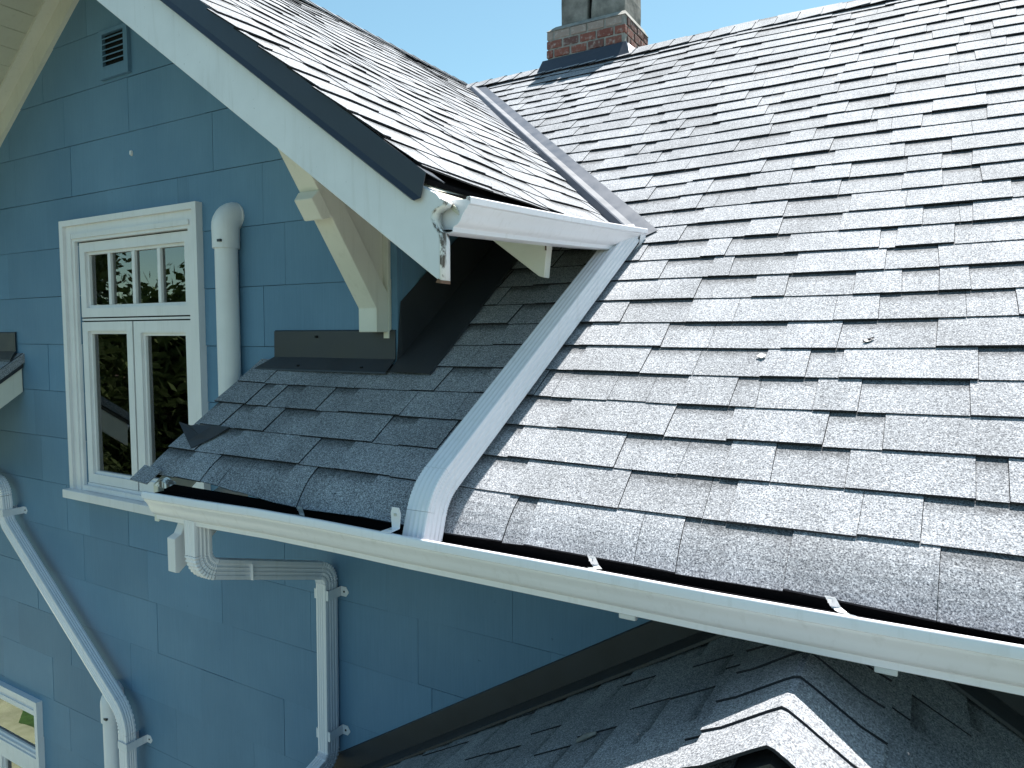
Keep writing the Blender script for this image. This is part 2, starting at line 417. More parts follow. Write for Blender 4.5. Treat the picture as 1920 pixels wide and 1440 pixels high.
# ------------------------------------------------------------------ house body
def house_body():
    # solid wall cores set behind the siding
    o = MB()
    y0, y1 = 0.012, 0.12
    # gable wall with an opening for the window, built as a frame of boxes
    wx0, wx1, wz0, wz1 = -4.23, -3.18, -0.92, 0.56
    lx0, lx1, lz0, lz1 = -6.1, -4.87, -3.9, -2.40
    def strip(x0, x1, zlo, zt):                          # roof-following top
        o.prism([(x0, y0, zlo), (x1, y0, zlo), (x1, y0, zt(x1)), (x0, y0, zt(x0))], (0, y1 - y0, 0))
    gt = lambda x: zdorm(x, 0) - 0.08
    ft = lambda x: -0.16
    strip(-9.0, -5.67, GROUND, ft)
    strip(-5.67, wx0, lz1, gt); strip(wx1, -1.875, lz1, lambda x: gt(x))
    strip(wx0, XR, wz1, gt); strip(XR, wx1, wz1, gt)
    strip(wx0, wx1, lz1, lambda x: wz0)
    strip(-5.67, lx0 + 0.001, GROUND, lambda x: lz1) if lx0 > -5.67 else None
    strip(lx1, -1.875, GROUND, lambda x: lz1); strip(-5.67, lx1, GROUND, lambda x: lz0)
    strip(-1.875, 3.4, GROUND, ft)
    wall = o.build('wall', M['siding'], HOUSE); wall['label'] = 'blue shingle-sided gable wall'
    # other outer walls
    o = MB()
    o.box(-9.0, -8.88, 0.12, 6.4, GROUND, -0.16); o.box(3.28, 3.4, 0.12, 6.4, GROUND, -0.16); o.box(-9.0, 3.4, 6.4, 6.52, GROUND, -0.16)
    for x0 in (-9.0, 3.28):
        o.prism([(x0, 0.0, -0.17), (x0, 6.4, -0.17), (x0, RIDGE_Y, zmain(RIDGE_Y) - 0.06)], (0.12, 0, 0))
    o.build('rear_wall', M['siding'], HOUSE)
    # siding boards
    H = 0.2816; W = 0.622; z0 = 1.078
    phase = {0: -3.01, -1: -3.06, -2: -3.27, -3: -3.42, 1: -3.29, 2: -2.53, 3: -2.68, 4: -3.34, 5: -2.9, 6: -4.71, 7: -2.58, 8: -3.66, 9: -3.59, 10: -3.85, 11: -2.83, 12: -4.52}
    holes = [(wx0 + 0.02, wx1 - 0.02, wz0, wz1), (lx0, lx1, lz0, lz1)]
    rnd = random.Random(3)
    rest = MB(); cnt = 0
    for k in range(-5, 15):
        zb = z0 - H * (k + 1); zt = zb + H            # row k spans zb..zt
        ph = phase.get(k, rnd.uniform(-3, -2.4)); i0 = int((-8.6 - ph) / W); i1 = int((3.4 - ph) / W)
        for i in range(i0, i1 + 1):
            a = ph + i * W + 0.0006; b = a + W - 0.0012
            jit = rnd.uniform(-0.0015, 0.0015)
            # cut into pieces round openings, then by roof lines
            segs = [(a, b, zb, zt - 0.0024)]
            for (hx0, hx1, hz0, hz1) in holes:
                new = []
                for (p, q, r, t) in segs:
                    if q <= hx0 or p >= hx1 or t <= hz0 or r >= hz1: new.append((p, q, r, t)); continue
                    if p < hx0: new.append((p, hx0, r, t))
                    if q > hx1: new.append((hx1, q, r, t))
                    if r < hz0: new.append((max(p, hx0), min(q, hx1), r, hz0))
                    if t > hz1: new.append((max(p, hx0), min(q, hx1), hz1, t))
                segs = new
            for (p, q, r, t) in segs:
                pl = [(p, r), (q, r), (q, t), (p, t)]
                if r > -0.45:
                    # dormer zone only, under the rakes
                    pl = clip(pl, Vector((1, 0)), -5.66) if q > -5.66 and p < -5.66 else pl
                    if (p + q) / 2 < -5.66 or p > -1.88:
                        if t > -0.13: 
                            if r > -0.2: continue
                            pl = [(p, r), (q, r), (q, -0.17), (p, -0.17)]
                    elif q > -1.88: pl = clip(pl, Vector((-1, 0)), 1.88)
                    if len(pl) < 3: continue
                    g = 2.27 + 0.03 - 0.06
                    pl = clip(pl, Vector((-0.72, -1)), -(g - 0.72 * XR * -1) if False else -(g + 0.72 * XR))
                    if len(pl) >= 3: pl = clip(pl, Vector((0.72, -1)), -(g - 0.72 * XR))
                if len(pl) < 3: continue
                # porch roof hides the rest: keep it all, it is wall
                fy = lambda z: -0.0118 + 0.0022 * (z - zb) / H     # butt end proud, top tucked in
                lo = [(x, fy(z) + jit, z + rnd.uniform(-0.0008, 0.0008)) for x, z in pl]; hi = [(x, 0.0125, z) for x, z in pl]
                u = rnd.random()
                m = MB(); m.hexa(hi, lo, (u, 0.3))
                if screen_area(lo) > 60 and cnt < 300:
                    m.build('siding_board', M['siding'], wall); cnt += 1
                else:
                    m2 = rest; m2.hexa(hi, lo, (u, 0.3))
    ob = rest.build('siding_boards', M['siding'], wall); ob['kind'] = 'stuff'
    # cheek wall of the gable, running back along the roof
    m = MB(); m.prism([(-1.99, 0.005, -0.3), (-1.99, 1.45, 0.86), (-1.99, 0.005, 0.86)], (0.10, 0, 0))
    ck = m.build('cheek_wall', M['siding'], HOUSE)
    for k in range(4, 0, -1):
        zb = z0 - H * (k + 1); zt = min(zb + H, 0.86)
        for i in range(3):
            ya = 0.004 + i * W - (0.3 if k % 2 else 0) ; yb = ya + W - 0.003; ya = max(0.004, ya)
            mm = MB(); lo = [(-1.884, ya, zb), (-1.884, yb, zb), (-1.888, yb, zt), (-1.888, ya, zt)]; hi = [(-1.895, p[1], p[2]) for p in lo]
            mm.hexa(hi, lo, (rnd.random(), 0.3)); mm.build('siding_board', M['siding'], ck)
    # corner strip
    m = MB(); m.box(-1.905, -1.878, -0.016, 0.03, -0.12, 0.62)
    m.build('corner_strip', M['siding'], HOUSE)
    return wall
WALL = house_body()

# ------------------------------------------------------------------ shingles
def tab_mesh(m, pl, surf, nrm, hfun, ply, u, vfun):
    """pl: 2D polygon (a,b); surf(a,b)->point; hfun(a,b)->height of the top; """
    top = [surf(*p) + nrm * hfun(*p) for p in pl]
    bot = [surf(*p) + nrm * (hfun(*p) - ply) for p in pl]
    uv = [(u, vfun(*p)) for p in pl]
    m.face(top, uv)
    n = len(pl)
    for i in range(n):
        j = (i + 1) % n
        m.mi[len(m.f)] = 1; m.face([bot[i], bot[j], top[j], top[i]], [(u, 0.2)] * 4)
    m.mi[len(m.f)] = 1; m.face(list(reversed(bot)), [(u, 0.2)] * n)
    return top

T = 0.0036
def split_tabs(x0, x1, rnd, wmin=0.09, wmax=0.36):
    out = []; x = x0 - rnd.uniform(0, 0.2); tooth = rnd.random() < 0.5; d0 = 0.0
    while x < x1:
        w = rnd.uniform(0.11, wmax) if tooth else rnd.uniform(wmin, 0.27)
        if rnd.random() < 0.12: w *= 0.45
        d1 = rnd.uniform(-0.007, 0.007)
        out.append((x, x + w, tooth, d0, d1)); x += w; d0 = d1
        tooth = not tooth if rnd.random() < 0.80 else tooth
    return out

def collect(tabs, name, mat, parent, limit):
    tabs.sort(key=lambda t: -t[0])
    for a, m in tabs[:limit]: m.build(name, mat, parent)
    rest = tabs[limit:]
    if rest:
        big = MB()
        for a, m in rest:
            k = len(big.v); kf = len(big.f); big.v += m.v; big.f += [[i + k for i in f] for f in m.f]; big.uv += m.uv; big.sm += m.sm
            for q_ in m.mi: big.mi[q_ + kf] = 1
        o = big.build(name + 's', mat, parent); o['kind'] = 'stuff'

def sag(x, y): return 0.006 * math.sin(x * 1.3 + y * 0.9) + 0.004 * math.sin(x * 3.7 - y * 2.1)
def droop(x): return 0.050 + 0.010 * max(0.0, x + 0.6) + 0.009 * math.sin(x * 3.1 + 0.6) + 0.005 * math.sin(x * 9.0)

def main_roof():
    deck = MB()
    off = NM * -0.010
    def slab(pts):
        lo = [Vector(p) + off - NM * 0.03 for p in pts]; hi = [Vector(p) + off for p in pts]
        deck.hexa(lo, hi)
    ye = -0.495
    slab([(-2.66, ye, zmain(ye)), (3.5, ye, zmain(ye)), (3.5, 0.0, zmain(0.0)), (-2.66, 0.0, zmain(0.0))])
    slab([(-1.98, 0.0, zmain(0.0)), (3.5, 0.0, zmain(0.0)), (3.5, RIDGE_Y, zmain(RIDGE_Y)), (-1.98, RIDGE_Y, zmain(RIDGE_Y))])
    slab([(-4.6, 2.1, zmain(2.1)), (-1.98, 2.1, zmain(2.1)), (-1.98, RIDGE_Y, zmain(RIDGE_Y)), (-4.6, RIDGE_Y, zmain(RIDGE_Y))])
    # back slope
    zr = zmain(RIDGE_Y) - 0.012
    deck.hexa([(-9.2, RIDGE_Y, zr - 0.03), (3.5, RIDGE_Y, zr - 0.03), (3.5, 7.0, zr - 0.03 - TP * 3.83), (-9.2, 7.0, zr - 0.03 - TP * 3.83)],
              [(-9.2, RIDGE_Y, zr), (3.5, RIDGE_Y, zr), (3.5, 7.0, zr - TP * 3.83), (-9.2, 7.0, zr - TP * 3.83)])
    roof = deck.build('main_roof', M['felt'], HOUSE); roof['label'] = 'wide grey shingled main roof slope'
    rnd = random.Random(11)
    bounds = [-0.744, -0.622]
    while bounds[-1] < 3.93: bounds.append(bounds[-1] + 0.1445)
    tabs = []
    def surf(x, s):
        y = s * CP
        p = Vector((x, y, zmain(y))) + NM * sag(x, y)
        if s < -0.622:                                    # the first course sags over the eave
            t = (-0.622 - s) / 0.122
            p.z -= droop(x) * max(0, t) ** 2.2
            if x < -1.9: p.z += 0.03 * t * t * min(1, (-1.9 - x) / 0.6)
        return p
    for k in range(len(bounds) - 1):
        s0, s1 = bounds[k], bounds[k + 1]; y0 = s0 * CP; y1 = s1 * CP
        left = -2.69 if s1 < 0.06 else -1.80
        if y0 > 0.70: left = -1.2 - (y0 - 0.6) * 1.05 - 0.3
        for (a, b, tooth, da, db) in split_tabs(left, 3.5, rnd):
            a = max(a, left); b = min(b, 3.5)
            if b - a < 0.02: continue
            gap = 0.0007
            jb = rnd.uniform(-0.002, 0.0025); lift = abs(rnd.gauss(0, 0.0011)); se = s1 + 0.022
            wv = 0.0025 * math.sin(a * 2.3 + k)
            H = (3 * T if tooth else 2 * T) + lift; U = T if tooth else 0.0
            u = rnd.uniform(0.02, 0.47) if tooth else rnd.uniform(0.53, 0.98)
            h = lambda x, s, H=H, U=U, s0=s0, s1=s1: H + (U - H) * min(1.15, (s - s0) / (s1 - s0))
            vf = lambda x, s, s0=s0, s1=s1: (s - s0) / (s1 - s0)
            sl = s0 + jb + wv
            if left == -2.69 and a <= left + 1e-6: a = left + rnd.uniform(-0.012, 0.012); 
            m = MB(); area = 0
            cuts = [sl, se] if k else [sl + (se - sl) * q for q in (0, 0.18, 0.36, 0.54, 0.75, 1)]
            for i in range(len(cuts) - 1):
                c0, c1 = cuts[i], cuts[i + 1]
                f0 = (c0 - sl) / (se - sl); f1 = (c1 - sl) / (se - sl)
                pl = [(a + gap + da * (1 - f0), c0), (b - gap + db * (1 - f0), c0), (b - gap + db * (1 - f1), c1), (a + gap + da * (1 - f1), c1)]
                if s0 * CP > 0.70:
                    dd = VN.dot(VB) + 0.012
                    pl = [(p[0], p[1] * CP) for p in pl]; pl = clip(pl, VN, dd); pl = [(p[0], p[1] / CP) for p in pl]
                if len(pl) < 3: continue
                top = tab_mesh(m, pl, surf, NM, h, T * (2 if tooth else 1), u, vf)
                area += screen_area(top)
            if m.f: tabs.append((area, m))
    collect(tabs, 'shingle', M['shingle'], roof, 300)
    # ridge caps
    x = -3.75
    while x < 3.5:
        m = MB(); zz = zmain(RIDGE_Y) + 0.012 + rnd.uniform(0, 0.004)
        w = 0.15; l = 0.205
        rows = []
        for xx, up in ((x, 0.0), (x + l, 0.010)):
            rows.append([(xx, RIDGE_Y - w, zz - w * TP + 0.008 + up), (xx, RIDGE_Y - 0.03, zz - 0.018 + up), (xx, RIDGE_Y, zz - 0.006 + up), (xx, RIDGE_Y + 0.03, zz - 0.018 + up), (xx, RIDGE_Y + w, zz - w * TP + 0.008 + up)])
        m.grid(rows, smooth=False)
        cp_ = m.build('ridge_cap', M['shingle'], roof, solid=0.005); cp_.data.materials.append(M['cut_edge']); cp_.modifiers[0].material_offset_rim = 1; x += 0.15
    return roof
ROOF = main_roof()

def dormer_roof():
    deck = MB()
    def slab(q, th=0.015, off=-0.026):
        deck.hexa([Vector(p) + Vector((0, 0, off - th)) for p in q], [Vector(p) + Vector((0, 0, off)) for p in q])
    n = 8
    ys = [YB + 0.01 + i * (3.55 - YB) / n for i in range(n + 1)]
    xe = -1.24
    def vx(y): return VB.x + (y - VB.y) * (VT.x - VB.x) / (VT.y - VB.y)
    for i in range(n):
        ya, yb = ys[i], ys[i + 1]
        xa = min(xe, vx(ya) + 0.02) if ya > VB.y else xe; xb = min(xe, vx(yb) + 0.02) if yb > VB.y else xe
        xs = [XR, -3.27]
        for a, b in ((XR, -3.3), (-3.3, None)):
            pa, pb = (xa, xb) if b is None else (b, b)
            if b is None and (xa < a + 0.05 and xb < a + 0.05): continue
            pa = max(pa, a + 0.01); pb = max(pb, a + 0.01)
            slab([(a, ya, zdorm(a, ya)), (pa, ya, zdorm(pa, ya)), (pb, yb, zdorm(pb, yb)), (a, yb, zdorm(a, yb))])
    roof = deck.build('gable_roof', M['felt'], HOUSE); roof['label'] = 'bright right slope of the front gable roof'
    # left slope
    dl = MB()
    f = lambda x, y: Vector((x, y, zdorm(x, y)))
    q = [f(-6.35, YB), f(XR - 0.002, YB), f(XR - 0.002, 3.5), f(-6.35, 3.5)]
    dl.hexa([p + Vector((0, 0, -0.03)) for p in q], [p for p in q]); dl.build('left_roof_slope', M['shingle'], HOUSE)
    rnd = random.Random(5)
    CD = math.cos(math.atan(0.72)); dx = 0.1455 * CD
    tabs = []
    k = 0
    wavy = lambda x, y: 0.006 * math.sin(y * 4.2 + x * 1.7) + 0.003 * math.sin(y * 9 + x * 3)
    def surf(y, x): return Vector((x, y, zdorm(x, y) + wavy(x, y)))
    while True:
        x0 = -1.125 - k * dx; x1 = x0 - dx
        if x0 < XR - 0.02: break
        x1c = max(x1, XR - 0.0)
        yend = VB.y + (x1 - VB.x) / (VT.x - VB.x) * (VT.y - VB.y) + 0.1
        start = -0.705 + rnd.uniform(-0.018, 0.012)
        for (a, b, tooth, da, db) in split_tabs(-0.8, yend, rnd):
            a = max(a, start); b = min(b, yend)
            if b - a < 0.02: continue
            lift = abs(rnd.gauss(0, 0.0009)); TD = 0.0025; H = (3 * TD if tooth else 2 * TD) + lift; U = TD if tooth else 0
            if a <= start + 0.001: H += 0.002
            u = rnd.uniform(0.02, 0.47) if tooth else rnd.uniform(0.53, 0.98)
            xs_ = x0 + rnd.uniform(-0.002, 0.002); ee = (lambda y: -1.232 - 0.01 * math.sin(y * 5)) if k == 0 else (lambda y: xs_); xe_ = max(x1 - 0.018, XR)
            if a == start: da = 0
            h = lambda y, x, H=H, U=U, x0=x0, x1=x1: H + (U - H) * min(1.15, (x0 - x) / (x0 - x1))
            vf = lambda y, x, x0=x0, x1=x1: (x0 - x) / (x0 - x1)
            nseg = max(1, int((b - a) / 0.12)); m = MB(); area = 0
            for i in range(nseg):
                p = a + (b - a) * i / nseg; q = a + (b - a) * (i + 1) / nseg
                g0 = 0.0007 if i == 0 else 0; g1 = 0.0007 if i == nseg - 1 else 0
                pl = [(p + g0 + (da if i == 0 else 0), ee(p)), (q - g1 + (db if i == nseg - 1 else 0), ee(q)), (q - g1, xe_), (p + g0, xe_)]
                pl = [(w[1], w[0]) for w in pl]; pl = clip(pl, -VN, -VN.dot(VB) + 0.086); pl = [(w[1], w[0]) for w in pl]
                if len(pl) < 3: continue
                top = tab_mesh(m, pl, surf, ND, h, TD * (2 if tooth else 1), u, vf); area += screen_area(top)
            if m.f: tabs.append((area, m))
        k += 1
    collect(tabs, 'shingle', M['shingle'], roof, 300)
    # ridge caps
    y = -0.70
    while y < 3.4:
        m = MB(); zz = zdorm(XR, y) + 0.016; w = 0.14; rows = []
        for yy, up in ((y, 0.008), (y + 0.2, 0.0)):
            rows.append([(XR - w, yy, zz - w * 0.66 + up), (XR - 0.03, yy, zz - 0.016 + up), (XR, yy, zz - 0.004 + up), (XR + 0.03, yy, zz - 0.016 + up), (XR + w, yy, zz - w * 0.66 + up)])
        m.grid(rows, smooth=False); m.build('ridge_cap', M['shingle'], roof, solid=0.005); y += 0.145
    # valley metal with a raised centre rib
    m = MB(); rows = []
    for i in range(13):
        t = i / 12
        p = VB + (VT - VB) * (t * 1.02 - 0.006 * (1 - t))
        def mp(d, h):
            q = p + VN * d; return Vector((q.x, q.y, zmain(q.y) + h))
        def dp(d, h):
            q = p + VN * d; return Vector((q.x, q.y, zdorm(q.x, q.y) + h))
        c = mp(0, 0)
        rows.append([dp(-0.24, -0.004), dp(-0.080, 0.001), mp(-0.064, 0.050), mp(-0.058, 0.050), mp(-0.010, 0.019), mp(0.050, 0.013)])
    m.grid(rows, smooth=False)
    v = m.build('valley_flashing', M['valley'], HOUSE, solid=0.002); v['label'] = 'grey metal valley strip with a raised rib between the two roof slopes'
    return roof
DROOF = dormer_roof()

# ------------------------------------------------------------------ gable trim: barge boards, drip edge, soffits, brackets
def rake_z(x, d): return zdorm(x, YB) - d
def gable_trim():
    # right barge board with shaped tail
    def un(px, py, y):
        d = r2 * ((px - 960) / 1330) + d2 * ((py - 720) / 1330) + fwd
        return CAM + d * ((y - CAM.y) / d.y)
    tail = [(817, 362), (825, 372), (832, 378), (828, 385), (815, 391), (809, 398), (808, 410), (813.5, 424.6), (822, 437), (824.5, 452), (825, 528)]
    tp = [un(a, b, YB) for a, b in tail]
    pts = [Vector((XR, YB, rake_z(XR, 0.06))), Vector((-1.30, YB, rake_z(-1.30, 0.06)))]
    pts += tp
    pts += [Vector((XR, YB, rake_z(XR, 0.285)))]
    bb = poly('barge_board', M['barge'], HOUSE, pts, (0, 0.045, 0), 0.003)
    bb['label'] = 'speckled white barge board of the right rake with scrolled lower end'
    # weathered end grain plate along the tail
    rows = []
    for q in tp[1:]:
        rows.append([q + Vector((0.0015, -0.0005, 0)), q + Vector((0.0015, 0.0455, 0))])
    m = MB(); m.grid(rows, smooth=True)
    e = m.build('peeling_end', M['barge_end'], bb, solid=0.002); e['label'] = 'peeling weathered end grain of the barge board'
    m = MB(); q = tp[-1]
    m.prism([q + Vector((-0.014, -0.0015, -0.002)), q + Vector((0.003, -0.0015, -0.005)), q + Vector((0.003, -0.0015, 0.004)), q + Vector((-0.006, -0.0015, 0.009))], (0, 0.047, 0))
    m.build('rotten_tip', M['wood'], bb)
    # left barge board (mirror)
    pl = [Vector((2 * XR - p.x, p.y, p.z)) for p in pts]
    poly('barge_board', M['barge'], HOUSE, list(reversed(pl)), (0, 0.045, 0), 0.003)
    # dark metal drip edge along both rakes
    for sgn in (1, -1):
        m = MB(); rows = []
        for x in (XR, -2.9, -2.1, -1.225):
            X = x if sgn > 0 else 2 * XR - x
            base = zdorm(x, YB)
            k = 0.020 if x == -1.225 else 0.0
            rows.append([(X, YB + 0.05, base - 0.004), (X, YB - 0.012, base + 0.002), (X, YB - 0.012, base - 0.078), (X, YB - 0.020, base - 0.098), (X, YB - 0.006, base - 0.104)])
        rows[-1] = [(p[0] + (0.055 - 0.055 * j / 3) * sgn - 0.02 * sgn, p[1], p[2] - 0.72 * (0.055 - 0.055 * j / 3 - 0.02)) for j, p in enumerate(rows[-1])]
        m.grid(rows, smooth=False)
        o = m.build('drip_edge', M['navy'], HOUSE, solid=0.003)
        if sgn > 0: o['label'] = 'dark navy metal drip edge along the right rake'
    # soffits: boards running out from the wall under both slopes
    for sgn in (1, -1):
        root = None
        n = 26; L0 = 2.62
        for i in range(n):
            xa = 0.01 + i * L0 / n; xb = xa + L0 / n - 0.004
            f = lambda d, dz, y: Vector((XR + sgn * d, y, 2.27 - 0.72 * d + 0.02 - dz))
            m = MB()
            m.hexa([f(xa, 0.062, YB + 0.05), f(xb, 0.062, YB + 0.05), f(xb, 0.062, -0.10), f(xa, 0.062, -0.10)],
                   [f(xa, 0.050, YB + 0.05), f(xb, 0.050, YB + 0.05), f(xb, 0.050, -0.10), f(xa, 0.050, -0.10)])
            if root is None:
                b = MB()
                b.hexa([f(0.0, 0.050, YB + 0.046), f(L0, 0.050, YB + 0.046), f(L0, 0.050, 0.0), f(0.0, 0.050, 0.0)],
                       [f(0.0, 0.044, YB + 0.046), f(L0, 0.044, YB + 0.046), f(L0, 0.044, 0.0), f(0.0, 0.044, 0.0)])
                root = b.build('soffit', M['soffit'], HOUSE); root['label'] = 'cream boarded soffit under the %s rake' % ('right' if sgn > 0 else 'left')
            m.build('soffit_board', M['soffit'], root)
        # frieze at the wall: flat fillet on the soffit plus board on the wall
        m = MB(); f = lambda d, dz, y: Vector((XR + sgn * d, y, 2.29 - 0.72 * d - dz))
        m.hexa([f(0, 0.078, -0.10), f(1.9, 0.078, -0.10), f(1.9, 0.078, -0.01), f(0, 0.078, -0.01)], [f(0, 0.050, -0.10), f(1.9, 0.050, -0.10), f(1.9, 0.050, -0.01), f(0, 0.050, -0.01)])
        m.build('soffit_trim', M['cream'], HOUSE)
        m = MB()
        m.hexa([f(0, 0.205, -0.034), f(1.89, 0.205, -0.034), f(1.89, 0.205, -0.0), f(0, 0.205, -0.0)], [f(0, 0.079, -0.034), f(1.89, 0.079, -0.034), f(1.89, 0.079, -0.0), f(0, 0.079, -0.0)])
        m.build('frieze_board', M['cream'], HOUSE)
    # rafter tails and sheathing under the right eave
    m = MB(); f = lambda x, y, dz: Vector((x, y, zdorm(x, y) - dz))
    m.hexa([f(-1.88, YB + 0.05, 0.060), f(-1.17, YB + 0.05, 0.060), f(-1.17, 0.78, 0.060), f(-1.88, 1.4, 0.060)], [f(-1.88, YB + 0.05, 0.045), f(-1.17, YB + 0.05, 0.045), f(-1.17, 0.78, 0.045), f(-1.88, 1.4, 0.045)])
    m.build('eave_sheathing', M['soffit'], HOUSE)
    for i, y in enumerate((0.12, 0.72)):
        g = lambda x, dz: (x, y, zdorm(x, y) - dz)
        pts = [g(-1.87, 0.062), g(-1.24, 0.062), g(-1.255, 0.12), (-1.262, y, zdorm(-1.262, y) - 0.17), (-1.272, y, zdorm(-1.272, y) - 0.275), (-1.295, y, zdorm(-1.295, y) - 0.285), g(-1.87, 0.285)]
        t = poly('rafter_tail', M['cream'], HOUSE, pts, (0, 0.045, 0), 0.003)
        if i == 0:
            box('bare_end', M['wood'], t, (-1.268, -1.262, y - 0.0015, y + 0.0465, zdorm(-1.262, y) - 0.165, zdorm(-1.262, y) - 0.11))
    # bracket under the right rake
    for sgn in (1, -1):
        br = empty('bracket', (XR + sgn * 1.76, -0.02, 0.0), 'cream painted knee bracket under the %s rake' % ('right' if sgn > 0 else 'left'), None, None, HOUSE)
        if sgn < 0: 
            pass
        xc = XR + sgn * 1.805; hw = 0.048
        # strut: stout diagonal with a plumb foot
        pts = [(xc - hw, -0.028, 0.015), (xc - hw, -0.10, 0.015), (xc - hw, -0.10, 0.112), (xc - hw, -0.60, 0.793), (xc - hw, -0.60, 0.80), (xc - hw, -0.50, 0.80), (xc - hw, -0.028, 0.175)]
        s = poly('strut', M['cream'], br, pts, (2 * hw, 0, 0), 0.004)
        # wall post and filled web
        pts = [(xc - 0.022, -0.010, -0.075), (xc - 0.022, -0.020, -0.02), (xc - 0.022, -0.030, 0.17), (xc - 0.022, -0.50, 0.795), (xc - 0.022, -0.62, 0.80), (xc - 0.022, -0.62, 0.82), (xc - 0.022, -0.010, 0.82)]
        poly('web_panel', M['cream'], br, pts, (0.044, 0, 0), 0.002)
        box('wall_post', M['cream'], br, (xc + 0.0225, xc + 0.050, -0.028, -0.009, -0.01, 0.83))
        # block pegged on the strut face
        dirv = Vector((0, -0.50, 0.681)).normalized(); nn = Vector((0, -0.681, -0.50)).normalized()
        c = Vector((xc, -0.10, 0.112)) + dirv * 0.46
        lo = [c + Vector((sx * 0.054, 0, 0)) + dirv * t for sx, t in ((-1, -0.055), (1, -0.055), (1, 0.055), (-1, 0.055))]
        hi = [c + Vector((sx * 0.045, 0, 0)) + nn * 0.046 + dirv * t for sx, t in ((-1, -0.040), (1, -0.040), (1, 0.045), (-1, 0.045))]
        m = MB(); m.hexa(lo, hi); weld(m.build('block', M['cream'], br, bevel=0.004))
gable_trim()

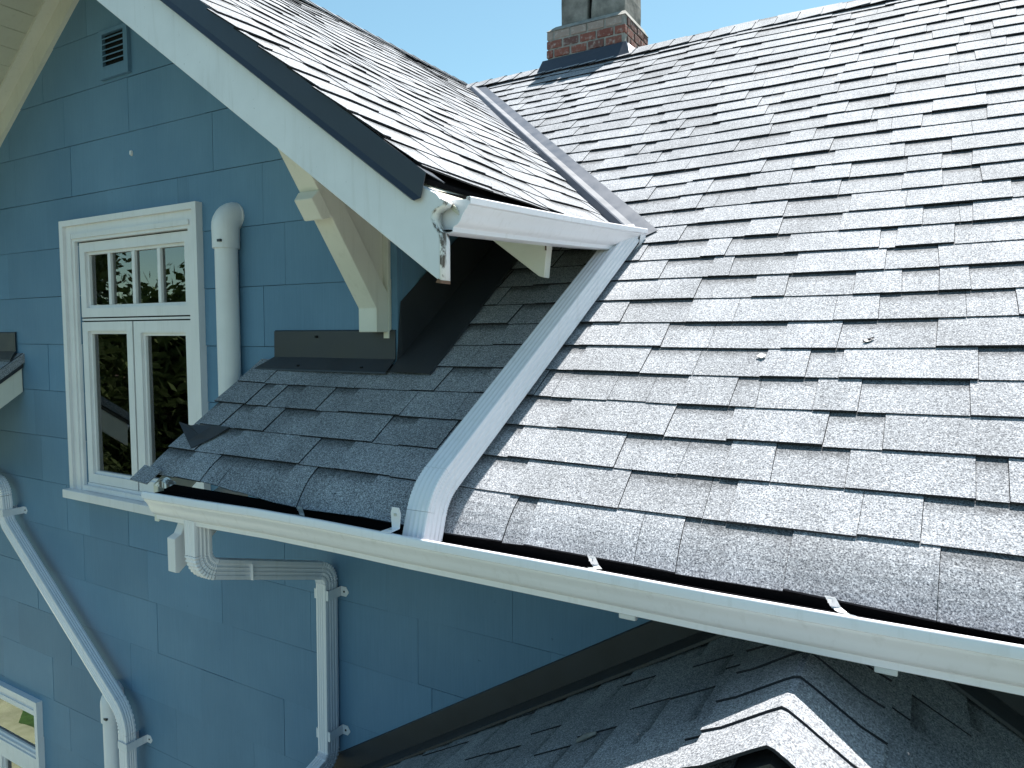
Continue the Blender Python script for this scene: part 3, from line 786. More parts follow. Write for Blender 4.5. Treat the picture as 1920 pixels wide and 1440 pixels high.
# ------------------------------------------------------------------ flashings
def flashings():
    # apron at the foot of the gable wall (both sides of the window bay)
    for sgn in (1, -1):
        X = (lambda x: x) if sgn > 0 else (lambda x: 2 * XR - x)
        m = MB(); rows = []
        for x, a in ((-2.60, 0.0), (-1.885, 0.0)):
            e = -0.065 if x < -2 else 0.0
            zc = zmain(-0.018) + 0.012
            rows.append([(X(x), -0.014, zc + 0.125), (X(x), -0.022, zc + 0.12), (X(x), -0.024, zc + 0.004), (X(x + e), -0.085, zmain(-0.085) + 0.014), (X(x + e), -0.087, zmain(-0.085) + 0.008)])
        m.grid(rows, smooth=False); o = m.build('apron_flashing', M['dark'], HOUSE, solid=0.002)
        if sgn > 0: o['label'] = 'dark metal apron flashing at the foot of the gable wall below the bracket'
        for (x, y, z) in ((-2.33, -0.026, zmain(0) + 0.095), (-2.40, -0.068, zmain(-0.068) + 0.016), (-2.03, -0.068, zmain(-0.068) + 0.016)):
            b = MB(); b.box(X(x) - 0.006, X(x) + 0.006, y - 0.004, y + 0.004, z - 0.005, z + 0.005); b.build('screw', M['slot'], o)
    # side flashing along the cheek
    m = MB(); rows = []
    for y in (-0.085, 0.0, 0.5, 0.9, 1.28):
        rows.append([(-1.873, max(y, -0.03), zmain(y) + (0.24 if y < 1 else 0.03)), (-1.868, y, zmain(y) + 0.018), (-1.665, y, zmain(y) + 0.014), (-1.663, y, zmain(y) + 0.006)])
    rows[0][0] = (-1.873, -0.030, zmain(-0.085) + 0.06)
    m.grid(rows, smooth=False); o = m.build('side_flashing', M['dark'], HOUSE, solid=0.002)
    o['label'] = 'wide dark metal flashing running up beside the gable cheek'
    # fascia behind the main gutter
    box('fascia', M['wood'], HOUSE, (-2.62, 3.5, -0.6215, -0.600, -0.675, -0.632))
    box('eave_drip', M['felt'], HOUSE, (-2.62, 3.5, -0.6205, -0.570, -0.6315, -0.618))
    box('eave_drip', M['felt'], HOUSE, (-2.615, 3.5, -0.584, -0.572, -0.6175, -0.588))
    # boarded underside of the main eave
    m = MB(); f = lambda x, y, d: (x, y, zmain(y) - d)
    m.hexa([f(-2.62, -0.53, 0.075), f(3.5, -0.53, 0.075), f(3.5, 0.0, 0.075), f(-2.62, 0.0, 0.075)], [f(-2.62, -0.53, 0.06), f(3.5, -0.53, 0.06), f(3.5, 0.0, 0.06), f(-2.62, 0.0, 0.06)])
    m.build('eave_underside', M['soffit'], HOUSE)
    # rake board on the left edge of the main roof and rafter tails below the gutter
    pts = [(-2.66, -0.60, zmain(-0.6) - 0.05), (-2.66, -0.02, zmain(-0.02) - 0.05), (-2.66, -0.02, zmain(-0.02) - 0.20), (-2.66, -0.60, zmain(-0.60) - 0.20)]
    poly('rake_board', M['cream'], HOUSE, pts, (0.03, 0, 0), 0.003)
    def tail(x, big):
        w = 0.045
        if big:
            # scrolled tail hanging below the gutter end
            pts = [(x, -0.62, -0.66), (x, -0.655, -0.695), (x, -0.662, -0.715), (x, -0.650, -0.745), (x, -0.668, -0.765), (x, -0.668, -0.77), (x, -0.660, -0.905), (x, -0.40, -0.66), (x, -0.40, -0.60), (x, -0.60, -0.60)]
            pts = [(x, -0.60, -0.66), (x, -0.640, -0.690), (x, -0.646, -0.715), (x, -0.662, -0.745), (x, -0.690, -0.757), (x, -0.690, -0.885), (x, -0.674, -0.890), (x, -0.35, -0.66), (x, -0.35, -0.56), (x, -0.55, -0.645)]
        else:
            pts = [(x, -0.56, -0.645), (x, -0.63, -0.688), (x, -0.63, -0.722), (x, -0.615, -0.727), (x, 0.0, -0.32), (x, 0.0, -0.19)]
        return poly('rafter_tail', M['barge' if not big else 'trim'], HOUSE, pts, (w, 0, 0), 0.003)
    t = tail(-2.445, True); t['label'] = 'scrolled white rafter tail under the gutter end beside the window'
    for x in (-0.640, -0.055, 0.55, 1.15): tail(x - 0.02, False)
    # torn corner of roofing at the lower left of the main roof
    m = MB()
    m.grid([[(-2.71, -0.665, -0.568), (-2.60, -0.665, -0.575)], [(-2.71, -0.60, -0.520), (-2.60, -0.60, -0.530)]], smooth=False)
    m.build('starter_strip', M['shingle'], ROOF, solid=0.004)
    m = MB()
    c = lambda x, s, h: Vector((x, s * CP, zmain(s * CP))) + NM * h
    m.grid([[c(-2.705, -0.515, 0.055), c(-2.60, -0.585, 0.020), c(-2.55, -0.615, 0.014)], [c(-2.66, -0.505, 0.030), c(-2.59, -0.535, 0.014), c(-2.49, -0.545, 0.013)], [c(-2.63, -0.478, 0.014), c(-2.56, -0.478, 0.014), c(-2.45, -0.478, 0.014)]], smooth=False)
    fl = m.build('folded_flap', M['dark'], ROOF, solid=0.002); fl['label'] = 'folded dark metal flap sticking up at the roof corner'
    poly('splintered_board', M['barge_end'], HOUSE, [(-2.60, -0.635, -0.585), (-2.53, -0.635, -0.590), (-2.50, -0.635, -0.578), (-2.56, -0.635, -0.560)], (0, 0.03, 0.008))
flashings()

# ------------------------------------------------------------------ windows
def window(name, label, ox0, ox1, oz0, oz1, cas0, cas1, head, sill, layout, parent):
    w = empty(name, ((ox0 + ox1) / 2, -0.01, oz0), label, None, None, parent)
    t = M['trim']
    fr = MB()
    def member(x0, x1, z0, z1, y0, y1): fr.box(x0, x1, y0, y1, z0, z1)
    # casing: three stepped mouldings
    member(ox0 - cas0, ox0, oz0, oz1 + head, -0.030, 0.02); member(ox1, ox1 + cas1, oz0, oz1 + head, -0.030, 0.02)
    member(ox0 + 0.0, ox1 - 0.0, oz1, oz1 + head, -0.0302, 0.02)
    member(ox0 - cas0 - 0.006, ox0 - cas0 + 0.030, oz0, oz1 + head + 0.006, -0.048, 0.0); member(ox1 + cas1 - 0.028, ox1 + cas1 + 0.006, oz0, oz1 + head + 0.006, -0.048, 0.0)
    member(ox0 - cas0 + 0.030, ox1 + cas1 - 0.028, oz1 + head - 0.026, oz1 + head + 0.0055, -0.0475, 0.0)
    if cas0 > 0.1:
        member(ox0 - 0.050, ox0 - 0.022, oz0, oz1 + 0.045, -0.039, 0.0)
    member(ox0 - 0.018, ox1 + 0.016, oz1 + 0.016, oz1 + 0.042, -0.039, 0.0)
    c = fr.build('casing', t, w)
    md = c.modifiers.new('edge', 'BEVEL'); md.width = 0.003; md.segments = 2
    box('sill', t, w, (ox0 - cas0 - 0.02, ox1 + cas1 + 0.02, -0.085, 0.01, oz0 - sill, oz0), 0.004)
    box('sill_slope', t, w, (ox0, ox1, -0.04, 0.02, oz0 + 0.001, oz0 + 0.03), 0.004)
    for (x0, x1, z0, z1, st, mx) in layout:
        s = MB()
        y0, y1 = -0.010, 0.035
        s.box(x0, x0 + st, y0, y1, z0, z1); s.box(x1 - st, x1, y0, y1, z0, z1)
        s.box(x0 + st, x1 - st, y0, y1, z0, z0 + st); s.box(x0 + st, x1 - st, y0, y1, z1 - st, z1)
        # glazing bead, stepped back
        b = 0.016; g0, g1, h0, h1 = x0 + st, x1 - st, z0 + st, z1 - st
        s.box(g0, g0 + b, 0.006, y1, h0, h1); s.box(g1 - b, g1, 0.006, y1, h0, h1)
        s.box(g0 + b, g1 - b, 0.006, y1, h0, h0 + b); s.box(g0 + b, g1 - b, 0.006, y1, h1 - b, h1)
        so = s.build('sash', t, w); md = so.modifiers.new('edge', 'BEVEL'); md.width = 0.0025; md.segments = 2
        edges = [g0 + b] + list(mx) + [g1 - b]
        for i, x in enumerate(mx): box('muntin', t, w, (x - 0.013, x + 0.013, 0.004, 0.034, h0 + b, h1 - b), 0.003)
        for a, bb in zip(edges[:-1], edges[1:]):
            box('pane', M['glass'], w, (a, bb, 0.020, 0.0235, h0 + b, h1 - b))
    return w

def windows():
    w = window('window', 'white window with four-pane transom over two casements', -4.215, -3.195, -0.895, 0.535, 0.115, 0.085, 0.115, 0.05,
           [(-4.204, -3.202, 0.1065, 0.5275, 0.052, (-3.940, -3.715, -3.490)),
            (-4.204, -3.722, -0.850, 0.0795, 0.052, ()), (-3.708, -3.202, -0.850, 0.0795, 0.062, ())], HOUSE)
    box('transom_bar', M['trim'], w, (-4.214, -3.196, -0.006, 0.034, 0.087, 0.099)); box('frame_gap', M['slot'], w, (-3.7215, -3.7085, 0.0, 0.03, -0.85, 0.086))
    for nm_, b_ in (('gap', (-4.214, -3.196, 0.004, 0.012, 0.5275, 0.5345)), ('gap', (-4.2145, -4.2045, 0.004, 0.012, -0.85, 0.5275)), ('gap', (-4.208, -3.202, 0.002, 0.012, 0.0995, 0.1065)), ('gap', (-4.208, -3.202, 0.002, 0.012, 0.0795, 0.0865))): box('shadow_gap', M['slot'], w, b_)
    box('sub_sill', M['trim'], w, (-4.214, -3.196, -0.012, 0.036, -0.894, -0.852))
    w2 = window('window', 'white ground-storey window at the lower left, reflecting paving and lawn', -6.05, -4.905, -3.85, -2.455, 0.06, 0.055, 0.105, 0.05,
           [(-6.045, -4.91, -2.76, -2.458, 0.016, ()), (-6.045, -5.48, -3.80, -2.84, 0.05, ()), (-5.475, -4.91, -3.80, -2.84, 0.05, ())], HOUSE)
    box('transom_bar', M['trim'], w2, (-6.045, -4.91, -0.02, 0.03, -2.838, -2.762))
    # dim rooms behind the panes
    for (x0, x1, z0, z1, d) in ((-4.9, -2.4, -1.3, 1.1, 2.0), (-6.6, -4.3, -4.4, -2.2, 2.0)):
        m = MB()
        m.face([(x0, d, z0), (x1, d, z0), (x1, d, z1), (x0, d, z1)]); m.face([(x0, 0.13, z0), (x1, 0.13, z0), (x1, d, z0), (x0, d, z0)])
        m.face([(x0, 0.13, z1), (x1, 0.13, z1), (x1, d, z1), (x0, d, z1)]); m.face([(x0, 0.13, z0), (x0, d, z0), (x0, d, z1), (x0, 0.13, z1)])
        m.face([(x1, 0.13, z0), (x1, d, z0), (x1, d, z1), (x1, 0.13, z1)])
        m.build('room', M['room'], HOUSE, solid=0.01)
    m = MB(); m.box(-4.20, -4.0, 0.25, 0.75, -0.6, 0.05); m.build('furniture', M['curtain'], HOUSE)
windows()

# ------------------------------------------------------------------ gable vent, wall hook
def gable_vent():
    v = empty('gable_vent', (-3.765, -0.03, 1.385), 'blue louvred vent near the gable peak', None, None, HOUSE)
    m = MB(); x0, x1, z0, z1 = -3.895, -3.64, 1.375, 1.625
    m.box(x0, x0 + 0.03, -0.032, 0.0, z0, z1); m.box(x1 - 0.035, x1, -0.032, 0.0, z0, z1)
    m.box(x0 + 0.03, x1 - 0.035, -0.032, 0.0, z0, z0 + 0.055); m.box(x0 + 0.03, x1 - 0.035, -0.032, 0.0, z1 - 0.02, z1)
    o = m.build('vent_frame', M['siding'], v); md = o.modifiers.new('e', 'BEVEL'); md.width = 0.003
    box('vent_back', M['slot'], v, (x0 + 0.03, x1 - 0.035, -0.013, -0.0102, z0 + 0.055, z1 - 0.02))
    n = 6; h = (0.25 - 0.075) / n
    for i in range(n):
        zb = z0 + 0.055 + i * h
        s = MB(); s.hexa([(x0 + 0.03, -0.032, zb + 0.001), (x1 - 0.035, -0.032, zb + 0.001), (x1 - 0.035, -0.014, zb + 0.011), (x0 + 0.03, -0.014, zb + 0.011)],
                         [(x0 + 0.03, -0.032, zb + 0.007), (x1 - 0.035, -0.032, zb + 0.007), (x1 - 0.035, -0.014, zb + 0.016), (x0 + 0.03, -0.014, zb + 0.016)])
        s.build('louvre', M['siding'], v)
    m = MB(); ring = [(0.009 * math.cos(a * 0.7854), 0.016 * math.sin(a * 0.7854)) for a in range(8)]
    m.grid([[(-3.667 + p[0], -0.010, 0.965 + p[1]) for p in ring], [(-3.667 + p[0] * 0.8, -0.020, 0.965 + p[1] * 0.8) for p in ring]], True)
    m.cap([(-3.667 + p[0] * 0.8, -0.020, 0.965 + p[1] * 0.8) for p in ring]); m.build('wall_plug', M['white_pvc'], HOUSE)
gable_vent()

# ------------------------------------------------------------------ gutters
def gutter_profile(back=0.005):
    # (outward, height) of an ogee gutter, back top corner at the origin
    return [(0.0, back), (0.0, -0.112), (0.064, -0.116), (0.072, -0.112), (0.074, -0.096), (0.080, -0.092), (0.088, -0.088), (0.097, -0.076), (0.103, -0.060),
            (0.110, -0.046), (0.118, -0.036), (0.121, -0.030), (0.122, -0.026), (0.130, -0.022), (0.131, -0.002), (0.129, 0.001), (0.121, 0.001), (0.119, -0.001), (0.119, -0.010)]

def gutters():
    # --- main gutter
    g = empty('gutter', (-0.3, -0.7, -0.69), 'long white ogee gutter under the main roof eave', 'gutter')
    prof = gutter_profile(-0.046); xs = [-2.49 + i * 0.3 for i in range(21)]
    m = MB(); rows = []
    for x in xs:
        wob = 0.0022 * math.sin(x * 2.4) + 0.0012 * math.sin(x * 6.1)
        dz = 0.010 * sm((x + 2.5) / 0.9) - 0.010
        rows.append([(x, -0.624 - o_ , -0.5665 + h + dz + wob) for o_, h in prof])
    m.grid(rows, smooth=True); b = m.build('trough', M['white'], g, solid=0.002)
    for e in b.data.polygons: e.use_smooth = True
    md = b.modifiers.new('n', 'EDGE_SPLIT'); md.split_angle = R_(38)
    m = MB(); m.face([(xs[0] - 0.0015, -0.624 - o_, -0.5765 + h) for o_, h in prof[:15]]); m.build('end_cap', M['white'], g, solid=0.002)
    # black strip paints shade and dark debris onto the trough floor
    box('debris_shade', M['felt'], g, (-2.48, 3.5, -0.692, -0.632, -0.6795, -0.674))
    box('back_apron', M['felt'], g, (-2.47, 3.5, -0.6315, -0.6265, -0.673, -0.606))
    for x in (-1.80, -0.735, -0.165, 0.42, 1.0, 1.6, 2.2):
        s = MB()
        path = [(-0.634, -0.572), (-0.636, -0.592), (-0.645, -0.597), (-0.715, -0.575), (-0.736, -0.568)]
        rows = [[(x - 0.011 + (0.012 * i), p[0], p[1]), (x + 0.011 + (0.012 * i), p[0], p[1])] for i, p in enumerate(path)]
        s.grid(list(rows), smooth=False); h = s.build('hanger', M['zinc'], g, solid=0.002)
        b2 = MB(); b2.box(x - 0.004, x + 0.004, -0.640, -0.635, -0.584, -0.577); b2.build('screw', M['zinc'], h)
    # --- gutter on the gable roof eave
    g2 = empty('gutter', (-1.15, 0.0, 0.3), 'short white gutter along the gable roof eave, slanting up to the valley', 'gutter')
    prof = gutter_profile()
    m = MB(); rows = []; n = 12
    for i in range(n + 1):
        t = i / n; y = -0.655 + t * 1.345
        x0 = -1.226 + t * 0.028; zt = 0.380 + 0.082 * t + 0.004 * math.sin(t * math.pi) * -1
        rows.append([(x0 + o_ * 1.02, y, zt + h * 0.80) for o_, h in prof])
    m.grid(rows, smooth=True); b = m.build('trough', M['white'], g2, solid=0.002)
    md = b.modifiers.new('n', 'EDGE_SPLIT'); md.split_angle = R_(38)
    m = MB(); m.face([Vector(p) + Vector((0, 0.002, 0)) for p in rows[-1][:15]]); m.build('end_cap', M['white'], g2, solid=0.002)
    m = MB(); m.face([Vector(p) + Vector((0, 0.022, 0)) for p in rows[0][:15]]); m.build('end_cap', M['white'], g2, solid=0.002)
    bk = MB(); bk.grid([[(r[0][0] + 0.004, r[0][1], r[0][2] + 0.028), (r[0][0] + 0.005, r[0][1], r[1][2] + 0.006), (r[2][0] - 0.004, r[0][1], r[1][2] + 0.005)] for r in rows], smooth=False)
    bk.build('shade_lining', M['felt'], g2, solid=0.002)  # black sheet colours the inside of the trough as if deeply shaded
    for y in (-0.42, 0.02, 0.40):
        t = (y + 0.655) / 1.345; zt = 0.380 + 0.082 * t
        s = MB(); rows = [[(q[0], y - 0.011, zt + q[1]), (q[0], y + 0.011, zt + q[1])] for q in ((-1.226, 0.03), (-1.222, -0.006), (-1.17, -0.004), (-1.115, -0.002))]
        s.grid(rows, smooth=False); s.build('hanger', M['zinc'], g2, solid=0.002)
    m = MB()
    m.grid([[(-1.072, 0.692, 0.455), (-1.072, 0.630, 0.452)], [(-1.078, 0.692, 0.40), (-1.080, 0.632, 0.395)], [(-1.105, 0.69, 0.355), (-1.112, 0.62, 0.35)]], smooth=False)
    m.build('rivet_plate', M['white'], g2, solid=0.002)
gutters()

# ------------------------------------------------------------------ downspouts
def ds_profile(w=0.076, d=0.060, ribs=3, r=0.008, depth=0.0026):
    """rectangular pipe section with shallow ribs on the two wide faces and the sides"""
    out = []
    def side(a, b, nrm):
        a = Vector(a); b = Vector(b); nv = Vector(nrm); pts = []
        L = (b - a).length; t = (b - a).normalized()
        pts.append(a + t * r)
        c = L / 2; rw = L * 0.085
        for k in range(ribs):
            m0 = c + (k - (ribs - 1) / 2) * L * 0.21
            for off, dp in ((-rw, 0), (-rw * 0.45, -1), (rw * 0.45, -1), (rw, 0)): pts.append(a + t * (m0 + off) + nv * (depth * dp))
        pts.append(b - t * r); return pts
    h, v = w / 2, d / 2
    cs = [(-h, -v), (h, -v), (h, v), (-h, v)]; ns = [(0, -1), (1, 0), (0, 1), (-1, 0)]
    for i in range(4):
        s = side(cs[i], cs[(i + 1) % 4], ns[i]); out += s
        a = s[-1]; nx = Vector(cs[(i + 1) % 4]); b = nx + (Vector(cs[(i + 2) % 4]) - nx).normalized() * r
        mid = nx * 0.62 + (a + b) / 2 * 0.38; out.append(mid)
    return [(p.x, p.y) for p in out]

def pipe(name, path, ref, parent, prof, mat, crimp=False, cap=True, amp=0.052):
    m = MB(); sc = None
    if crimp:
        # concertina crimps: subdivide so every other ring is pinched
        q = []
        for i in range(len(path) - 1): q += [path[i], (Vector(path[i]) + Vector(path[i + 1])) / 2]
        q.append(path[-1]); path = q
        sc = [1 + amp if i % 2 else 1 - amp for i in range(len(path))]; sc[0] = sc[-1] = 1.0
    sweep(m, prof, path, ref, sc, cap)
    o = m.build(name, mat, parent); md = o.modifiers.new('n', 'EDGE_SPLIT'); md.split_angle = R_(33)
    return o

def strap(parent, x, y, z, w, d, side=1, tilt=0):
    m = MB()
    x0, x1, y0, y1 = x - w / 2 - 0.003, x + w / 2 + 0.003, y - d / 2 - 0.004, -0.012
    h = 0.022
    m.grid([[(x0, y1, z - h), (x0, y1, z + h)], [(x0, y0, z - h), (x0, y0, z + h)], [(x1, y0, z - h), (x1, y0, z + h)], [(x1, y1, z - h), (x1, y1, z + h)], [(x1 + 0.030, y1, z - h), (x1 + 0.030, y1, z + h)], [(x1 + 0.045, y1, z - h * 0.15), (x1 + 0.045, y1, z + h * 0.15)]], smooth=False)
    o = m.build('strap', M['white_pvc'], parent, solid=0.002)
    b = MB(); b.box(x1 + 0.016, x1 + 0.023, y1 - 0.004, y1, z - 0.0035, z + 0.0035); b.build('screw', M['slot'], o)
    return o

def downspouts():
    P = ds_profile(); W = M['white']
    # 1: from the main gutter back to the wall and down
    d = empty('downspout', (-2.27, -0.06, -1.95), 'white downspout from the main gutter end, running back to the wall and down', 'downspout')
    x = -2.29; k = (-2.29, -2.262)
    a = (x, -0.668, -0.668); b = (x, -0.668, -0.855); c = (-2.262, -0.058, -1.035); e = (-2.262, -0.058, -1.86)
    A1 = arc(a, b, c, 0.075, 9); A2 = arc(b, c, e, 0.07, 9)
    pipe('outlet', [a, A1[0]], (1, 0, 0), d, P, W); pipe('elbow', A1, (1, 0, 0), d, P, W, True)
    pipe('pipe', [A1[-1], A1[-1] * 0.3 + A2[0] * 0.7, A2[0]], (1, 0, 0), d, P, W); pipe('elbow', A2, (1, 0, 0), d, P, W, True)
    f = (-2.262, -0.40, -2.0); A3 = arc(A2[-1], (-2.268, -0.058, -1.90), f, 0.06, 8)
    pipe('pipe', [A2[-1], A3[0]], (1, 0, 0), d, P, W); pipe('elbow', A3, (1, 0, 0), d, P, W, True); pipe('pipe', [A3[-1], f], (1, 0, 0), d, P, W)
    strap(d, -2.262, -0.058, -1.135, 0.076, 0.060); strap(d, -2.266, -0.058, -1.775, 0.076, 0.060)
    box('joint', W, d, (-2.281 - 0.041, -2.281 + 0.041, -0.470, -0.466, -0.952, -0.888))
    # 2: diagonal one on the left wall
    d = empty('downspout', (-3.85, -0.05, GROUND), 'white downspout slanting down the left of the blue wall', 'downspout')
    y = -0.098
    pts = [(-5.28, y, -0.88), (-5.015, y, -0.944), (-4.993, y, -1.164), (-3.765, y, -2.10), (-3.755, y, GROUND + 0.05)]
    A0 = arc(pts[0], pts[1], pts[2], 0.09, 9); A1 = arc(A0[-1], pts[2], pts[3], 0.12, 7); A2 = arc(A1[-1], pts[3], pts[4], 0.20, 8)
    r = (0, 1, 0)
    pipe('pipe', [pts[0], A0[0]], r, d, P, W); pipe('elbow', A0, r, d, P, W, True); pipe('pipe', [A0[-1], A1[0]], r, d, P, W)
    pipe('elbow', A1, r, d, P, W); pipe('pipe', [A1[-1], A2[0]], r, d, P, W); pipe('elbow', A2, r, d, P, W, True); pipe('pipe', [A2[-1], pts[4]], r, d, P, W)
    strap(d, -4.998, y, -1.11, 0.076, 0.060); strap(d, -3.757, y, -2.26, 0.076, 0.060)
    # 3: lying down the main roof slope
    d = empty('downspout', (-1.3, -0.62, -0.6), 'white ribbed downspout lying down the roof slope into the main gutter', 'downspout')
    def rp(x, yy, h): return Vector((x, yy, zmain(yy))) + NM * h
    hh = 0.052
    a = rp(-1.128, 0.655, hh + 0.012); e = Vector((-1.266, -0.676, -0.650))
    b = Vector((-1.268, -0.615, zmain(-0.615) + 0.088))
    ax = (b - a).normalized(); ref = ax.cross(Vector((0, -0.08, -1))).normalized()
    A = arc(a, b, e, 0.19, 12)
    PR = ds_profile(0.086, 0.088, 4)
    pipe('pipe', [a, a * 0.5 + A[0] * 0.5, A[0]], ref, d, PR, W); pipe('elbow', A, ref, d, PR, W, True, True, 0.018); pipe('pipe', [A[-1], e], ref, d, PR, W)
    m = MB()
    q = Vector((-1.415, -0.685, -0.545))
    m.grid([[(-1.345, -0.750, -0.564), (-1.31, -0.752, -0.5635)], [(-1.335, -0.712, -0.560), (-1.307, -0.712, -0.560)], [(-1.337, -0.714, -0.515), (-1.301, -0.714, -0.515)], [(-1.331, -0.714, -0.498), (-1.307, -0.714, -0.498)]], smooth=False)
    s = m.build('clip', W, d, solid=0.0025)
    b2 = MB(); b2.box(-1.323, -1.315, -0.7185, -0.715, -0.523, -0.515); b2.build('screw', M['zinc'], s)
    b2 = MB(); b2.box(-1.330, -1.322, -0.737, -0.729, -0.562, -0.558); b2.build('screw', M['zinc'], s)
downspouts()

# ------------------------------------------------------------------ round vent pipes on the wall
def vent_pipe(label, x, ztop, zbot, r, end_elbow):
    d = empty('vent_pipe', (x, -0.08, zbot), label, 'pipe')
    n = 20; y = -0.012 - r
    ring = [(r * math.cos(2 * math.pi * i / n), r * math.sin(2 * math.pi * i / n)) for i in range(n)]
    m = MB(); sweep(m, ring, [(x, y, zbot), (x, y, ztop - 0.20)], (0, 1, 0)); m.build('pipe', M['white_pvc'], d)
    # hood: a socketed elbow turning into the wall
    big = [(1.20 * p[0], 1.16 * p[1]) for p in ring]
    path = [Vector((x, y, ztop - 0.215)), Vector((x, y, ztop - 0.17)), Vector((x, y, ztop - 0.12))]
    sc = [1.0, 1.0, 1.02]
    for i in range(1, 8):
        a = R_(13 * i); path.append(Vector((x, y + 0.062 * (1 - math.cos(a)), ztop - 0.12 + 0.062 * math.sin(a)))); sc.append(1.02 + 0.05 * math.sin(a))
    path.append(Vector((x, 0.03, path[-1].z + 0.0))); sc.append(1.0)
    m = MB(); sweep(m, big, path, (1, 0, 0), sc); m.build('elbow', M['white_pvc'], d)
    m = MB(); fl = [(1.32 * p[0], 1.22 * p[1]) for p in ring]
    m.hexa([(x + p[0], -0.011, ztop - 0.058 + p[1]) for p in fl], [(x + p[0], -0.019, ztop - 0.058 + p[1]) for p in fl]); m.build('flange', M['white_pvc'], d)
    box('clip', M['dark'], d, (x + 0.012, x + 0.036, y - r * 1.16, y - r * 0.9, ztop - 0.19, ztop - 0.178))
    if end_elbow:
        p2 = arc((x, y, zbot + 0.2), (x, y, zbot - 0.04), (x, 0.2, zbot - 0.04), 0.08, 6)
        m = MB(); sweep(m, [(1.1 * p[0], 1.1 * p[1]) for p in ring], [Vector((x, y, zbot + 0.06))] + p2 + [Vector((x, 0.03, zbot - 0.04))], (1, 0, 0)); m.build('elbow', M['white_pvc'], d)
vent_pipe('white round vent pipe on the wall between the window and the bracket', -2.865, 0.625, -0.50, 0.052, True)
vent_pipe('white round vent pipe at the lower left beside the slanting downspout', -3.985, -1.99, GROUND + 0.05, 0.045, False)

# ------------------------------------------------------------------ chimney
def chimney():
    x0, x1, y0, y1 = -2.83, -2.135, 3.12, 3.66
    c = empty('chimney', (-2.48, 3.4, 2.0), 'old brick chimney base with two grey rendered flues on the ridge', None, None, HOUSE)
    zb, zt = 1.9, 2.545
    box('mortar_core', M['mortar'], c, (x0 + 0.008, x1 - 0.008, y0 + 0.008, y1 - 0.008, zb, zt - 0.012))
    rnd = random.Random(2); bh = 0.062; step = 0.074; bl = 0.152; 
    for r in range(9):
        z = zt - 0.022 - bh - r * step
        if z < zb: break
        off = 0 if r % 2 else -0.08
        # front
        x = x0 + off
        while x < x1 - 0.02:
            a, b = max(x, x0), min(x + bl - 0.016, x1)
            if b - a > 0.03:
                m = MB(); j = rnd.uniform(-0.003, 0.003); m.box(a, b, y0 + j, y0 + 0.05, z, z + bh, (rnd.random() * 0.8 if r > 0 else 1.0, 0.3)); o = m.build('brick', M['brick'], c); weld(o); md = o.modifiers.new('e', 'BEVEL'); md.width = 0.006; md.segments = 2
            x += bl
        y = y0 + 0.06 + off
        while y < y1 - 0.02:
            a, b = max(y, y0 + 0.056), min(y + bl - 0.016, y1)
            if b - a > 0.03:
                m = MB(); j = rnd.uniform(-0.003, 0.003); m.box(x1 - 0.05, x1 + j, a, b, z, z + bh, (rnd.uniform(0.3, 1), 0.3)); o = m.build('brick', M['brick'], c); weld(o); md = o.modifiers.new('e', 'BEVEL'); md.width = 0.006; md.segments = 2
            y += bl
    m = MB(); m.hexa([(x0 - 0.002, y0 - 0.003, zt - 0.018), (x1 + 0.002, y0 - 0.003, zt - 0.018), (x1 + 0.002, y1, zt - 0.018), (x0 - 0.002, y1, zt - 0.018)],
                     [(x0 + 0.06, y0 + 0.05, zt + 0.030), (x1 - 0.02, y0 + 0.05, zt + 0.030), (x1 - 0.02, y1 - 0.05, zt + 0.030), (x0 + 0.06, y1 - 0.05, zt + 0.030)])
    m.build('mortar_ledge', M['mortar'], c)
    top = 3.05
    for a, b in ((-2.735, -2.492), (-2.462, -2.172)):
        m = MB(); rows = []
        for i in range(7):
            z = zt + 0.02 + (top - zt) * i / 6; e = lambda: rnd.uniform(-0.004, 0.004)
            rows.append([(a + e(), y0 + 0.075 + e(), z), (b + e(), y0 + 0.075 + e(), z), (b + e(), y1 - 0.08, z), (a + e(), y1 - 0.08, z)])
        m.grid(rows, True, False); m.cap(rows[-1]); o = m.build('flue', M['stucco'], c); weld(o); md = o.modifiers.new('e', 'BEVEL'); md.width = 0.012; md.segments = 2; md.limit_method = 'ANGLE'; md.angle_limit = R_(60)
    box('flue_gap', M['slot'], c, (-2.4915, -2.4625, y0 + 0.12, y1 - 0.12, zt + 0.02, top - 0.02))
    # dark base flashing
    m = MB(); yb = y0 - 0.085
    m.grid([[(x0 - 0.055, y0 + 0.10, zmain(y0) + 0.03), (x0 - 0.055, yb, zmain(yb) + 0.016), (x1 + 0.075, yb, zmain(yb) + 0.016), (x1 + 0.085, y0 + 0.02, zmain(y0 + 0.02) + 0.016)],
            [(x0 - 0.02, y0 + 0.10, zmain(y0) + 0.13), (x0 - 0.03, y0 - 0.014, zmain(y0) + 0.082), (x1 + 0.012, y0 - 0.014, zmain(y0) + 0.098), (x1 + 0.012, y0 + 0.03, zmain(y0) + 0.098)]], smooth=False)
    m.build('base_flashing', M['navy'], c, solid=0.003)
chimney()

